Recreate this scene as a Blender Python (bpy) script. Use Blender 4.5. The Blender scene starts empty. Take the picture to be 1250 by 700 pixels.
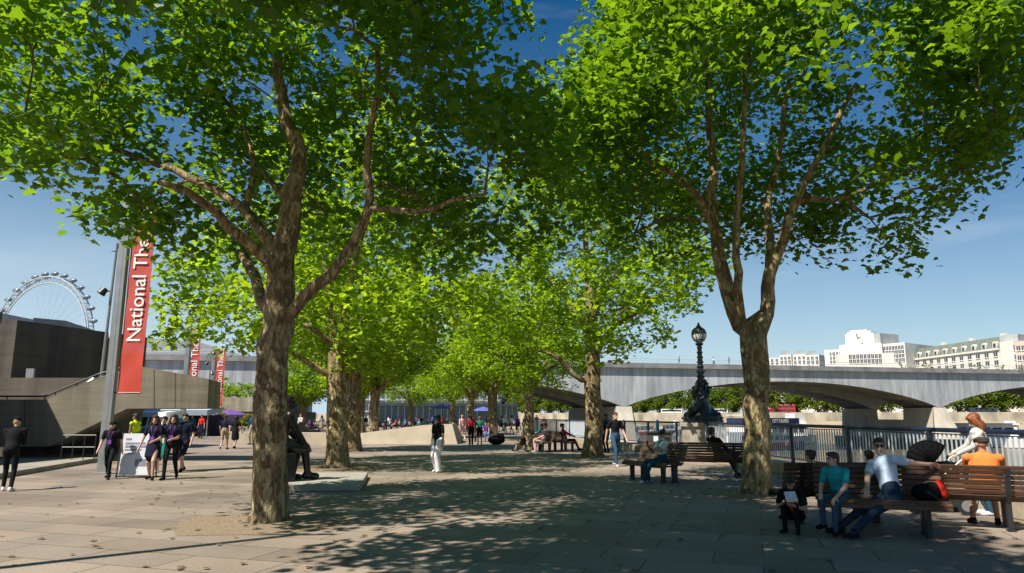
import bpy, math, random
import numpy as np
from mathutils import Vector, Matrix, Quaternion
random.seed(7); RNG = np.random.default_rng(11)
S = bpy.context.scene
C = S.collection
PI = math.pi

# ---------------------------------------------------------------- camera
F_PX, CX, CY, HOR = 880.0, 625.0, 350.0, 508.0
TH = math.atan((HOR - CY) / F_PX)
CAMZ = 1.6
def at(px, py, Y):
    """world point seen at photograph pixel (px,py) at forward distance Y"""
    u, v = (px - CX) / F_PX, (CY - py) / F_PX
    d = Vector((u, math.cos(TH) - v * math.sin(TH), math.sin(TH) + v * math.cos(TH)))
    return Vector((0, 0, CAMZ)) + d * (Y / d.y)
def gnd(px, py, z=0.0):
    u, v = (px - CX) / F_PX, (CY - py) / F_PX
    d = Vector((u, math.cos(TH) - v * math.sin(TH), math.sin(TH) + v * math.cos(TH)))
    t = (z - CAMZ) / d.z
    return Vector((0, 0, CAMZ)) + d * t
cam = bpy.data.cameras.new('camera'); camo = bpy.data.objects.new('camera', cam); C.objects.link(camo)
cam.sensor_width = 36; cam.lens = F_PX / 1250 * 36; cam.clip_end = 6000; cam.clip_start = 0.1
camo.location = (0, 0, CAMZ); camo.rotation_euler = (PI / 2 + TH, 0, 0)
S.camera = camo

# ---------------------------------------------------------------- materials
def _nt(name):
    m = bpy.data.materials.new(name); m.use_nodes = True
    nt = m.node_tree; b = nt.nodes['Principled BSDF']
    return m, nt, b
def N(nt, typ, **kw):
    n = nt.nodes.new(typ)
    for k, v in kw.items():
        if k in n.inputs: n.inputs[k].default_value = v
        else: setattr(n, k, v)
    return n
def ramp(nt, fac, stops):
    r = nt.nodes.new('ShaderNodeValToRGB'); nt.links.new(fac, r.inputs[0])
    e = r.color_ramp.elements
    while len(e) < len(stops): e.new(0.5)
    for el, (p, c) in zip(e, stops):
        el.position = p; el.color = (*c, 1) if len(c) == 3 else c
    return r
def coords(nt, scale=(1, 1, 1), kind='Object', rot=(0, 0, 0)):
    tc = nt.nodes.new('ShaderNodeTexCoord'); mp = nt.nodes.new('ShaderNodeMapping')
    mp.inputs['Scale'].default_value = scale; mp.inputs['Rotation'].default_value = rot
    nt.links.new(tc.outputs[kind], mp.inputs[0]); return mp.outputs[0]
def bump(nt, b, h, strength=.3, dist=.02):
    n = N(nt, 'ShaderNodeBump'); n.inputs['Strength'].default_value = strength; n.inputs['Distance'].default_value = dist
    nt.links.new(h, n.inputs['Height']); nt.links.new(n.outputs[0], b.inputs['Normal'])
MATS = {}
def mat(name, col, rough=.7, var=.18, scale=6.0, metal=0.0, bmp=.0, stretch=(1, 1, 1), col2=None, detail=5, spec=None):
    if name in MATS: return MATS[name]
    m, nt, b = _nt(name)
    b.inputs['Roughness'].default_value = rough; b.inputs['Metallic'].default_value = metal
    if spec is not None: b.inputs['Specular IOR Level'].default_value = spec
    v = coords(nt, stretch)
    no = N(nt, 'ShaderNodeTexNoise'); no.inputs['Scale'].default_value = scale; no.inputs['Detail'].default_value = detail
    nt.links.new(v, no.inputs['Vector'])
    c2 = col2 or tuple(min(1, c * (1 + var)) for c in col); c1 = tuple(c * (1 - var) for c in col)
    r = ramp(nt, no.outputs['Fac'], [(.3, c1), (.7, c2)])
    nt.links.new(r.outputs[0], b.inputs['Base Color'])
    if bmp: bump(nt, b, no.outputs['Fac'], bmp)
    MATS[name] = m; return m
def glass_mat(name, col=(.05, .07, .09), rough=.06):
    m = mat(name, col, rough, .3, 1.2); return m

def leaf_mat(name, d, t, w=.42):
    m, nt, b = _nt(name)
    g = N(nt, 'ShaderNodeNewGeometry')
    no = N(nt, 'ShaderNodeTexNoise'); no.inputs['Scale'].default_value = .7
    nt.links.new(coords(nt), no.inputs['Vector'])
    ad = N(nt, 'ShaderNodeMath', operation='ADD'); nt.links.new(g.outputs['Random Per Island'], ad.inputs[0]); nt.links.new(no.outputs['Fac'], ad.inputs[1])
    hf = N(nt, 'ShaderNodeMath', operation='MULTIPLY'); nt.links.new(ad.outputs[0], hf.inputs[0]); hf.inputs[1].default_value = .5
    r1 = ramp(nt, hf.outputs[0], [(.2, tuple(c * .7 for c in d)), (.8, (d[0] * 1.5, d[1] * 1.3, d[2] * 1.1))])
    r2 = ramp(nt, hf.outputs[0], [(.2, tuple(c * .75 for c in t)), (.8, (t[0] * 1.35, t[1] * 1.15, t[2]))])
    nt.links.new(r1.outputs[0], b.inputs['Base Color']); b.inputs['Roughness'].default_value = .45
    b.inputs['Specular IOR Level'].default_value = .3
    tr = N(nt, 'ShaderNodeBsdfTranslucent'); nt.links.new(r2.outputs[0], tr.inputs['Color'])
    mx = N(nt, 'ShaderNodeMixShader'); mx.inputs[0].default_value = w
    nt.links.new(b.outputs[0], mx.inputs[1]); nt.links.new(tr.outputs[0], mx.inputs[2])
    nt.links.new(mx.outputs[0], nt.nodes['Material Output'].inputs['Surface'])
    return m

# ---------------------------------------------------------------- mesh builder
class MB:
    def __init__(s): s.v = []; s.f = []; s.mi = []
    def add(s, vs, fs, mi=0):
        o = len(s.v); s.v.extend([tuple(p) for p in vs]); s.f.extend([tuple(i + o for i in f) for f in fs]); s.mi.extend([mi] * len(fs)); return s
    def box(s, x0, x1, y0, y1, z0, z1, mi=0, M=None):
        vs = [Vector(p) for p in ((x0, y0, z0), (x1, y0, z0), (x1, y1, z0), (x0, y1, z0), (x0, y0, z1), (x1, y0, z1), (x1, y1, z1), (x0, y1, z1))]
        if M is not None: vs = [M @ p for p in vs]
        return s.add(vs, [(3, 2, 1, 0), (4, 5, 6, 7), (0, 1, 5, 4), (1, 2, 6, 5), (2, 3, 7, 6), (3, 0, 4, 7)], mi)
    def tube(s, pts, r, n=8, mi=0, cap=True):
        pts = [Vector(p) for p in pts]
        if not hasattr(r, '__len__'): r = [r] * len(pts)
        vs, fs = [], []; up = None
        for i, p in enumerate(pts):
            t = (pts[min(i + 1, len(pts) - 1)] - pts[max(i - 1, 0)]).normalized()
            if up is None: up = Vector((1, 0, 0)) if abs(t.x) < .9 else Vector((0, 1, 0))
            up = (up - t * up.dot(t)).normalized(); w = t.cross(up)
            for k in range(n):
                a = 2 * PI * k / n; vs.append(p + (up * math.cos(a) + w * math.sin(a)) * r[i])
        for i in range(len(pts) - 1):
            for k in range(n): fs.append((i * n + k, i * n + (k + 1) % n, (i + 1) * n + (k + 1) % n, (i + 1) * n + k))
        if cap: fs.append(tuple(range(n))[::-1]); fs.append(tuple((len(pts) - 1) * n + k for k in range(n)))
        return s.add(vs, fs, mi)
    def bar(s, a, b, w, h, mi=0, up=(0, 0, 1)):
        a, b = Vector(a), Vector(b); t = (b - a).normalized(); up = Vector(up)
        if abs(t.dot(up)) > .98: up = Vector((0, 1, 0))
        sd = t.cross(up).normalized(); u = sd.cross(t)
        vs = [p + sd * i * w / 2 + u * j * h / 2 for p in (a, b) for i, j in ((-1, -1), (1, -1), (1, 1), (-1, 1))]
        return s.add(vs, [(0, 1, 2, 3), (7, 6, 5, 4), (0, 4, 5, 1), (1, 5, 6, 2), (2, 6, 7, 3), (3, 7, 4, 0)], mi)
    def lathe(s, prof, n=16, mi=0, c=(0, 0, 0), sx=1, sy=1):
        vs, fs = [], []
        for r, z in prof:
            for k in range(n):
                a = 2 * PI * (k + .5) / n; vs.append((c[0] + r * sx * math.cos(a), c[1] + r * sy * math.sin(a), c[2] + z))
        for i in range(len(prof) - 1):
            for k in range(n): fs.append((i * n + k, i * n + (k + 1) % n, (i + 1) * n + (k + 1) % n, (i + 1) * n + k))
        fs.append(tuple(range(n))[::-1]); fs.append(tuple((len(prof) - 1) * n + k for k in range(n)))
        return s.add(vs, fs, mi)
    def prism(s, poly, d, mi=0):
        """polygon (list of 3d points) extruded by vector d"""
        poly = [Vector(p) for p in poly]; d = Vector(d); n = len(poly)
        fs = [tuple(range(n)), tuple(range(2 * n - 1, n - 1, -1))] + [(i, i + n, (i + 1) % n + n, (i + 1) % n) for i in range(n)]
        return s.add(poly + [p + d for p in poly], fs, mi)
    def ell(s, c, rx, ry, rz, n=10, m=7, mi=0, M=None):
        vs, fs = [], []
        for i in range(m + 1):
            t = PI * i / m
            for k in range(n):
                a = 2 * PI * k / n
                p = Vector((rx * math.sin(t) * math.cos(a), ry * math.sin(t) * math.sin(a), -rz * math.cos(t)))
                if M is not None: p = M @ p
                vs.append(Vector(c) + p)
        for i in range(m):
            for k in range(n): fs.append((i * n + k, i * n + (k + 1) % n, (i + 1) * n + (k + 1) % n, (i + 1) * n + k))
        return s.add(vs, fs, mi)
    def build(s, name, mats, parent=None, smooth=False, bevel=0, fix=True, loc=None, rot=None):
        me = bpy.data.meshes.new(name); me.from_pydata([tuple(p) for p in s.v], [], s.f)
        if not isinstance(mats, (list, tuple)): mats = [mats]
        for m in mats: me.materials.append(m)
        if len(mats) > 1: me.polygons.foreach_set('material_index', s.mi)
        if fix:
            import bmesh
            bm = bmesh.new(); bm.from_mesh(me)
            bmesh.ops.remove_doubles(bm, verts=bm.verts, dist=1e-5)
            bmesh.ops.recalc_face_normals(bm, faces=bm.faces); bm.to_mesh(me); bm.free()
        if smooth:
            me.polygons.foreach_set('use_smooth', [True] * len(me.polygons))
            if smooth != 'all':
                try: me.set_sharp_from_angle(angle=math.radians(45))
                except Exception: pass
        me.update()
        o = bpy.data.objects.new(name, me); C.objects.link(o)
        if parent: o.parent = parent
        if bevel:
            bv = o.modifiers.new('bevel', 'BEVEL'); bv.width = bevel; bv.segments = 2; bv.limit_method = 'ANGLE'
        if loc is not None: o.location = loc
        if rot is not None: o.rotation_euler = (0, 0, rot)
        return o
def tag(o, label=None, cat=None, group=None, kind=None):
    if label: o['label'] = label
    if cat: o['category'] = cat
    if group: o['group'] = group
    if kind: o['kind'] = kind
    return o
def thing(name, label, cat, loc=(0, 0, 0), rz=0, group=None):
    o = bpy.data.objects.new(name, None); C.objects.link(o); o.location = loc; o.rotation_euler = (0, 0, rz)
    o.empty_display_size = .2
    return tag(o, label, cat, group)
def dup(o, parent=None, loc=None, rz=None, label=None, group=None, scale=None):
    c = o.copy(); C.objects.link(c)
    if parent is not None: c.parent = parent
    for ch in list(o.children): dup(ch, c)
    if loc is not None: c.location = loc
    if rz is not None: c.rotation_euler = (0, 0, rz)
    if scale is not None: c.scale = (scale,) * 3 if not hasattr(scale, '__len__') else scale
    if label: c['label'] = label
    if group: c['group'] = group
    return c
def struct(name, mb, m, **kw):
    return tag(mb.build(name, m, **kw), kind='structure')
def text(body, name, size, m, parent, M, ext=.004):
    cu = bpy.data.curves.new(name, 'FONT'); cu.body = body; cu.size = size; cu.extrude = ext
    cu.align_x = 'LEFT'; cu.align_y = 'BOTTOM_BASELINE'; cu.offset = .006 * size
    tmp = bpy.data.objects.new(name, cu); C.objects.link(tmp)
    dg = bpy.context.evaluated_depsgraph_get(); dg.update()
    me = bpy.data.meshes.new_from_object(tmp.evaluated_get(dg)); bpy.data.objects.remove(tmp)
    me.materials.clear(); me.materials.append(m)
    o = bpy.data.objects.new(name, me); C.objects.link(o)
    o.parent = parent; o.matrix_local = M
    return o
# ---------------------------------------------------------------- light
SUN_TO = Vector((-.76, -.65, 0)).normalized()          # horizontal direction towards the sun
SUN_EL = math.radians(51)
w = bpy.data.worlds.new('World'); S.world = w; w.use_nodes = True
nt = w.node_tree; bg = nt.nodes['Background']
sk = nt.nodes.new('ShaderNodeTexSky'); sk.sky_type = 'NISHITA'; sk.sun_disc = False
sk.sun_elevation = SUN_EL; sk.sun_rotation = math.atan2(SUN_TO.x, SUN_TO.y)
sk.altitude = 0; sk.air_density = 1.0; sk.dust_density = 0.0; sk.ozone_density = 1.0
hs = nt.nodes.new('ShaderNodeHueSaturation'); hs.inputs['Saturation'].default_value = 1.48
nt.links.new(sk.outputs[0], hs.inputs['Color']); tcw = nt.nodes.new('ShaderNodeTexCoord'); spw = nt.nodes.new('ShaderNodeSeparateXYZ'); nt.links.new(tcw.outputs['Generated'], spw.inputs[0])
hz = ramp(nt, spw.outputs[2], [(.0, (.78, .78, .78)), (.12, (.55, .55, .55)), (.30, (.10, .10, .10)), (.55, (0, 0, 0))])
sd_ = N(nt, 'ShaderNodeMapRange'); nt.links.new(spw.outputs[0], sd_.inputs[0]); sd_.inputs[1].default_value = -.7; sd_.inputs[2].default_value = .7; sd_.inputs[3].default_value = 1.5; sd_.inputs[4].default_value = .7
ml = N(nt, 'ShaderNodeMath', operation='MULTIPLY', use_clamp=True); nt.links.new(hz.outputs[0], ml.inputs[0]); nt.links.new(sd_.outputs[0], ml.inputs[1])
mh = N(nt, 'ShaderNodeMix', data_type='RGBA'); nt.links.new(ml.outputs[0], mh.inputs[0]); nt.links.new(hs.outputs[0], mh.inputs[6]); mh.inputs[7].default_value = (6.6, 8.6, 10.2, 1)
cn = N(nt, 'ShaderNodeTexNoise'); cn.inputs['Scale'].default_value = 2.6; cn.inputs['Detail'].default_value = 7; cn.inputs['Roughness'].default_value = .6
cm = nt.nodes.new('ShaderNodeMapping'); cm.inputs['Scale'].default_value = (1, 1, 5); nt.links.new(tcw.outputs['Generated'], cm.inputs[0]); nt.links.new(cm.outputs[0], cn.inputs['Vector'])
cr = ramp(nt, cn.outputs['Fac'], [(.54, (0, 0, 0)), (.78, (.20, .20, .20))])
mc = N(nt, 'ShaderNodeMix', data_type='RGBA'); nt.links.new(cr.outputs[0], mc.inputs[0]); nt.links.new(mh.outputs[2], mc.inputs[6]); mc.inputs[7].default_value = (9.5, 10, 10.4, 1)
nt.links.new(mc.outputs[2], bg.inputs[0]); bg.inputs[1].default_value = .055
sl = bpy.data.lights.new('sun', 'SUN'); sl.energy = 5.0; sl.angle = math.radians(.5); sl.color = (1, .93, .82)
so = bpy.data.objects.new('sun', sl); C.objects.link(so)
dirv = Vector((SUN_TO.x * math.cos(SUN_EL), SUN_TO.y * math.cos(SUN_EL), math.sin(SUN_EL)))
so.rotation_euler = dirv.to_track_quat('Z', 'Y').to_euler(); so.location = (-20, -20, 40)
S.view_settings.view_transform = 'Standard'; S.view_settings.look = 'None'
S.view_settings.gamma = 1; S.view_settings.use_curve_mapping = False; S.view_settings.exposure = 0.65
cy = S.cycles
cy.max_bounces = 7; cy.diffuse_bounces = 4; cy.transmission_bounces = 5; cy.glossy_bounces = 3
cy.use_denoising = True; cy.caustics_reflective = False; cy.caustics_refractive = False
# ---------------------------------------------------------------- ground, river, banks
def paving_mat():
    m, nt, b = _nt('paving')
    v = coords(nt, rot=(0, 0, .32))
    br = N(nt, 'ShaderNodeTexBrick'); nt.links.new(v, br.inputs['Vector'])
    br.offset = .43; br.squash = 1.0
    br.inputs['Scale'].default_value = 1; br.inputs['Brick Width'].default_value = 1.25; br.inputs['Row Height'].default_value = .72
    br.inputs['Mortar Size'].default_value = .011; br.inputs['Mortar Smooth'].default_value = .3; br.inputs['Bias'].default_value = 0
    br.inputs['Color1'].default_value = (0, 0, 0, 1); br.inputs['Color2'].default_value = (1, 1, 1, 1); br.inputs['Mortar'].default_value = (.5, .5, .5, 1)
    tone = ramp(nt, br.outputs['Color'], [(0, (.20, .16, .125)), (.35, (.265, .212, .168)), (.6, (.285, .238, .195)), (.85, (.33, .262, .205)), (1, (.235, .205, .175))])
    n1 = N(nt, 'ShaderNodeTexNoise'); n1.inputs['Scale'].default_value = .35; n1.inputs['Detail'].default_value = 6; nt.links.new(v, n1.inputs['Vector'])
    d1 = ramp(nt, n1.outputs['Fac'], [(.3, (.66, .655, .65)), (.62, (1.04, 1.035, 1.02))])
    n2 = N(nt, 'ShaderNodeTexNoise'); n2.inputs['Scale'].default_value = 28; n2.inputs['Detail'].default_value = 4; nt.links.new(v, n2.inputs['Vector'])
    d2 = ramp(nt, n2.outputs['Fac'], [(.3, (.84, .84, .84)), (.7, (1.12, 1.12, 1.12))])
    n3 = N(nt, 'ShaderNodeTexVoronoi'); n3.inputs['Scale'].default_value = 3.1; nt.links.new(v, n3.inputs['Vector'])
    d3 = ramp(nt, n3.outputs['Distance'], [(.02, (.45, .43, .41)), (.055, (1, 1, 1))])
    cur = tone.outputs[0]
    for d in (d1, d2, d3):
        mx = N(nt, 'ShaderNodeMix', data_type='RGBA', blend_type='MULTIPLY'); mx.inputs[0].default_value = 1 if d is not d3 else .5
        nt.links.new(cur, mx.inputs[6]); nt.links.new(d.outputs[0], mx.inputs[7]); cur = mx.outputs[2]
    mo = N(nt, 'ShaderNodeMix', data_type='RGBA'); nt.links.new(br.outputs['Fac'], mo.inputs[0])
    nt.links.new(cur, mo.inputs[6]); mo.inputs[7].default_value = (.075, .062, .052, 1)
    nt.links.new(mo.outputs[2], b.inputs['Base Color'])
    rr = ramp(nt, n1.outputs['Fac'], [(.3, (.6, .6, .6)), (.7, (.85, .85, .85))]); nt.links.new(rr.outputs[0], b.inputs['Roughness'])
    h = N(nt, 'ShaderNodeMath', operation='SUBTRACT'); nt.links.new(n2.outputs['Fac'], h.inputs[0]); nt.links.new(br.outputs['Fac'], h.inputs[1])
    bump(nt, b, h.outputs[0], .35, .006)
    return m
M_PAVE = paving_mat()
EDGE = [(9.6, -60), (8.95, -8), (8.7, 4), (8.5, 11.6), (8.0, 22), (7.2, 28.5), (5.6, 37), (3.4, 47), (1.2, 60), (-1.5, 80), (-6, 112), (-28, 170), (-130, 340), (-370, 600), (-900, 900)]
mb = MB()
land = [(x, y, 0) for x, y in EDGE] + [(-2500, 1200, 0), (-2500, -400, 0), (9.6, -400, 0)]
mb.add(land, [tuple(range(len(land)))])
struct('promenade', mb, M_PAVE, fix=False)
# river wall under the promenade edge
M_WALL = mat('river_wall_stone', (.20, .18, .15), .85, .3, .8, bmp=.3)
mb = MB()
for (x0, y0), (x1, y1) in zip(EDGE[:-1], EDGE[1:]):
    mb.add([(x0, y0, -.004), (x1, y1, -.004), (x1 - .02, y1, -8), (x0 - .02, y0, -8)], [(0, 1, 2, 3)])
struct('river_wall', mb, M_WALL)
# river
m, nt, b = _nt('river_water')
b.inputs['Base Color'].default_value = (.115, .092, .048, 1); b.inputs['Roughness'].default_value = .12; b.inputs['IOR'].default_value = 1.33
v = coords(nt, (1, 1, 1)); no = N(nt, 'ShaderNodeTexNoise'); no.inputs['Scale'].default_value = .8; no.inputs['Detail'].default_value = 8; no.inputs['Roughness'].default_value = .65
nt.links.new(v, no.inputs['Vector']); bump(nt, b, no.outputs['Fac'], .9, .35)
n5 = N(nt, 'ShaderNodeTexNoise'); n5.inputs['Scale'].default_value = .03; n5.inputs['Detail'].default_value = 4; nt.links.new(v, n5.inputs['Vector'])
rc = ramp(nt, n5.outputs['Fac'], [(.35, (.14, .115, .06)), (.65, (.20, .17, .10))]); nt.links.new(rc.outputs[0], b.inputs['Base Color'])
mb = MB(); mb.add([(-3000, -400, -4.5), (3000, -400, -4.5), (3000, 3000, -4.5), (-3000, 3000, -4.5)], [(0, 1, 2, 3)])
struct('river', mb, m, fix=False)
# far bank
BANK = [(-1500, 1500), (-260, 700), (-60, 440), (60, 345), (170, 292), (300, 250), (700, 150), (1800, 20)]
M_FAR = mat('far_ground', (.22, .21, .17), .9, .2, .05)
mb = MB(); fb = [(x, y, 2.2) for x, y in BANK] + [(3500, 40, 2.2), (3500, 4500, 2.2), (-1500, 4500, 2.2)]
mb.add(fb, [tuple(range(len(fb)))]); struct('far_bank', mb, M_FAR, fix=False)
M_SAND = mat('foreshore_sand', (.33, .27, .18), .9, .22, .06, detail=8)
mb = MB()
def off(i, d):
    x, y = BANK[i]; a = BANK[max(i - 1, 0)]; c = BANK[min(i + 1, len(BANK) - 1)]
    t = Vector((c[0] - a[0], c[1] - a[1])).normalized(); return (x + t.y * d, y - t.x * d)
for i in range(len(BANK) - 1):
    a, b2 = BANK[i], BANK[i + 1]; a1, b1 = off(i, 20), off(i + 1, 20)
    mb.add([(*a, -.4), (*b2, -.4), (*b1, -4.7), (*a1, -4.7)], [(0, 1, 2, 3)])
struct('foreshore', mb, M_SAND)
M_EMB = mat('embankment_stone', (.34, .30, .23), .85, .45, .22, stretch=(1, 1, .5), detail=9)
mb = MB()
for i in range(len(BANK) - 1):
    a, b2 = BANK[i], BANK[i + 1]; a1, b1 = off(i, .8), off(i + 1, .8)
    mb.add([(*a, 3.1), (*b2, 3.1), (*b1, 3.1), (*a1, 3.1), (*b1, -4), (*a1, -4), (*a, 2.1), (*b2, 2.1)], [(0, 1, 2, 3), (3, 2, 4, 5), (0, 1, 7, 6)])
tag(mb.build('embankment_wall', M_EMB), 'long pale stone embankment wall on the far side of the river', 'wall')
# gravel tree pits
M_GRAVEL = mat('gravel', (.235, .178, .115), .95, .45, 38, bmp=.8, detail=8)
# ---------------------------------------------------------------- trees
def bark_mat(name, g):
    m, nt, b = _nt(name)
    v = coords(nt, (1, 1, .45))
    n0 = N(nt, 'ShaderNodeTexNoise'); n0.inputs['Scale'].default_value = 7; n0.inputs['Detail'].default_value = 3; nt.links.new(v, n0.inputs['Vector'])
    mxv = N(nt, 'ShaderNodeMix', data_type='RGBA', blend_type='ADD'); mxv.inputs[0].default_value = .3
    nt.links.new(v, mxv.inputs[6]); nt.links.new(n0.outputs['Color'], mxv.inputs[7])
    vo = N(nt, 'ShaderNodeTexVoronoi'); vo.inputs['Scale'].default_value = 13; nt.links.new(mxv.outputs[2], vo.inputs['Vector'])
    sep = N(nt, 'ShaderNodeSeparateColor'); nt.links.new(vo.outputs['Color'], sep.inputs[0])
    tone = ramp(nt, sep.outputs[0], [(0, (.10, .068, .04)), (.2, (.155, .105, .055)), (.42, (.215, .155, .08)), (.62, (.33, .255, .13)), (.8, (.40, .335, .195)), (.93, (.50, .43, .26))])
    n1 = N(nt, 'ShaderNodeTexNoise'); n1.inputs['Scale'].default_value = 22; n1.inputs['Detail'].default_value = 6; nt.links.new(v, n1.inputs['Vector'])
    d = ramp(nt, n1.outputs['Fac'], [(.3, (.6, .6, .6)), (.7, (1.2, 1.2, 1.2))])
    mx = N(nt, 'ShaderNodeMix', data_type='RGBA', blend_type='MULTIPLY'); mx.inputs[0].default_value = 1
    nt.links.new(tone.outputs[0], mx.inputs[6]); nt.links.new(d.outputs[0], mx.inputs[7])
    n4 = N(nt, 'ShaderNodeTexNoise'); n4.inputs['Scale'].default_value = 1.4; n4.inputs['Detail'].default_value = 2; nt.links.new(v, n4.inputs['Vector'])
    mk = ramp(nt, n4.outputs['Fac'], [(.42, (0, 0, 0)), (.62, (1, 1, 1))])
    m2 = N(nt, 'ShaderNodeMix', data_type='RGBA'); nt.links.new(mk.outputs[0], m2.inputs[0]); nt.links.new(mx.outputs[2], m2.inputs[6]); m2.inputs[7].default_value = (.17, .12, .07, 1)
    m3 = N(nt, 'ShaderNodeMix', data_type='RGBA'); m3.inputs[0].default_value = .45
    nt.links.new(mx.outputs[2], m3.inputs[6]); nt.links.new(m2.outputs[2], m3.inputs[7])
    v2 = N(nt, 'ShaderNodeTexVoronoi', feature='DISTANCE_TO_EDGE'); v2.inputs['Scale'].default_value = 24; nt.links.new(mxv.outputs[2], v2.inputs['Vector'])
    ed = ramp(nt, v2.outputs['Distance'], [(.0, (.5, .46, .42)), (.07, (1, 1, 1))])
    m4 = N(nt, 'ShaderNodeMix', data_type='RGBA', blend_type='MULTIPLY'); m4.inputs[0].default_value = .75; nt.links.new(m3.outputs[2], m4.inputs[6]); nt.links.new(ed.outputs[0], m4.inputs[7])
    m5 = N(nt, 'ShaderNodeMix', data_type='RGBA', blend_type='MULTIPLY'); m5.inputs[0].default_value = 1; nt.links.new(m4.outputs[2], m5.inputs[6]); m5.inputs[7].default_value = (*g, 1)
    nt.links.new(m5.outputs[2], b.inputs['Base Color']); b.inputs['Roughness'].default_value = .85
    ad = N(nt, 'ShaderNodeMath', operation='ADD'); nt.links.new(n1.outputs['Fac'], ad.inputs[0]); nt.links.new(sep.outputs[0], ad.inputs[1])
    bump(nt, b, ad.outputs[0], 1.0, .05)
    return m
M_BARK = bark_mat('plane_bark', (1, .97, .9)); M_BARKP = bark_mat('pale_plane_bark', (1.22, 1.22, 1.08))
M_BARKD = mat('dark_bark', (.06, .045, .032), .9, .4, 9, bmp=.5)
M_LEAF = leaf_mat('plane_leaves', (.045, .11, .011), (.31, .60, .016), .44)
M_LEAFB = leaf_mat('sunlit_plane_leaves', (.08, .155, .013), (.50, .80, .02), .48)  # brighter copy; sunlit glow of the middle trees put into the colour
M_LEAFF = leaf_mat('embankment_leaves', (.085, .14, .02), (.34, .50, .03), .38)
LOBE = np.array([(0, 0), (.20, .02), (.47, -.04), (.42, .20), (.62, .46), (.36, .52), (.24, .70), (0, 1.0), (-.24, .70), (-.36, .52), (-.62, .46), (-.42, .20), (-.47, -.04), (-.20, .02)])
LOBE2 = np.array([(0, 0), (.40, .05), (.30, .40), (0, 1.0), (-.30, .40), (-.40, .05)])
def leaf_mesh(name, centers, per, spread, size, m, rng, detail=True, flat=.75, twig=None):
    n = len(centers) * per
    c = np.repeat(centers, per, 0) + np.clip(rng.normal(0, 1, (n, 3)), -1.5, 1.5) * np.array([spread, spread, spread * flat])
    if twig is not None: c = np.concatenate([c, twig]); n = len(c)
    # leaf normals: mostly up, tilted
    nz = rng.normal(0, .62, (n, 3)); nz[:, 2] = np.abs(nz[:, 2]) * .6 + .75
    nz /= np.linalg.norm(nz, axis=1)[:, None]
    a = rng.normal(0, 1, (n, 3)); a[:, 2] -= .5
    t = a - nz * (a * nz).sum(1)[:, None]; t /= np.linalg.norm(t, axis=1)[:, None]
    b = np.cross(nz, t); s = size * rng.uniform(.45, 1.3, n)
    L = LOBE if detail else LOBE2; k = len(L)
    fold = np.abs(L[:, 0]) * -.35 - L[:, 1] ** 2 * .18
    V = c[:, None, :] + (b[:, None, :] * L[None, :, 0, None] + t[:, None, :] * L[None, :, 1, None] + nz[:, None, :] * fold[None, :, None]) * s[:, None, None]
    V = V.reshape(-1, 3)
    me = bpy.data.meshes.new(name)
    me.vertices.add(n * k); me.vertices.foreach_set('co', V.ravel().astype(np.float32))
    me.loops.add(n * k); me.loops.foreach_set('vertex_index', np.arange(n * k, dtype=np.int32))
    me.polygons.add(n); me.polygons.foreach_set('loop_start', np.arange(0, n * k, k, dtype=np.int32))
    try: me.polygons.foreach_set('loop_total', np.full(n, k, dtype=np.int32))
    except Exception: pass
    me.update(calc_edges=True); me.materials.append(m)
    return me
def skeleton_mesh(name, P, par, rad, m, sides=(14, 8, 5, 4, 3)):
    """tubes along every chain of a branch graph"""
    n = len(P); ch = [[] for _ in range(n)]
    for i in range(1, n): ch[par[i]].append(i)
    vs, fs = [], []
    def ring(p, t, up, r, ns):
        up = up - t * up.dot(t)
        if up.length < 1e-4: up = t.orthogonal()
        up.normalize(); w = t.cross(up); o = len(vs)
        for k in range(ns):
            a = 2 * PI * k / ns
            rr = r * (1 + (.09 * math.sin(3 * a + p.z * 1.7) + .06 * math.sin(5 * a - p.z * 2.3)) * (ns > 10))
            vs.append(p + (up * math.cos(a) + w * math.sin(a)) * rr)
        return o, up
    starts = [(0, None)]
    while starts:
        s0, base = starts.pop()
        chain = ([base] if base is not None else []) + [s0]
        cur = s0
        while ch[cur]:
            c = sorted(ch[cur], key=lambda j: -rad[j]); nx = c[0]
            for j in c[1:]: starts.append((j, cur))
            chain.append(nx); cur = nx
        if len(chain) < 2: continue
        r0 = rad[chain[1]] if base is not None else rad[chain[0]]
        ns = 14 if r0 > .13 else 9 if r0 > .07 else 6 if r0 > .035 else 4 if r0 > .015 else 3
        up = Vector((1, .1, 0)); prev = None
        for q, i in enumerate(chain):
            p = Vector(P[i]); a = Vector(P[chain[max(q - 1, 0)]]); b = Vector(P[chain[min(q + 1, len(chain) - 1)]])
            t = (b - a).normalized()
            r = rad[i] if not (q == 0 and base is not None) else rad[chain[1]]
            o, up = ring(p, t, up, r, ns)
            if prev is not None:
                for k in range(ns): fs.append((prev + k, prev + (k + 1) % ns, o + (k + 1) % ns, o + k))
            prev = o
        fs.append(tuple(prev + k for k in range(ns)))
    me = bpy.data.meshes.new(name); me.from_pydata([tuple(v) for v in vs], [], fs); me.materials.append(m)
    me.polygons.foreach_set('use_smooth', [True] * len(me.polygons)); me.update()
    return me
def resample(pts, radii, step):
    out, ro = [], []
    P = [Vector(p) for p in pts]
    # catmull-rom
    for i in range(len(P) - 1):
        p0, p1, p2, p3 = P[max(i - 1, 0)], P[i], P[i + 1], P[min(i + 2, len(P) - 1)]
        k = max(1, int(math.ceil((p2 - p1).length / step)))
        for j in range(k):
            t = j / k
            out.append(.5 * ((2 * p1) + (p2 - p0) * t + (2 * p0 - 5 * p1 + 4 * p2 - p3) * t * t + (3 * p1 - p0 - 3 * p2 + p3) * t ** 3))
            ro.append(radii[i] + (radii[i + 1] - radii[i]) * t)
    out.append(P[-1]); ro.append(radii[-1]); return out, ro
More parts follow.
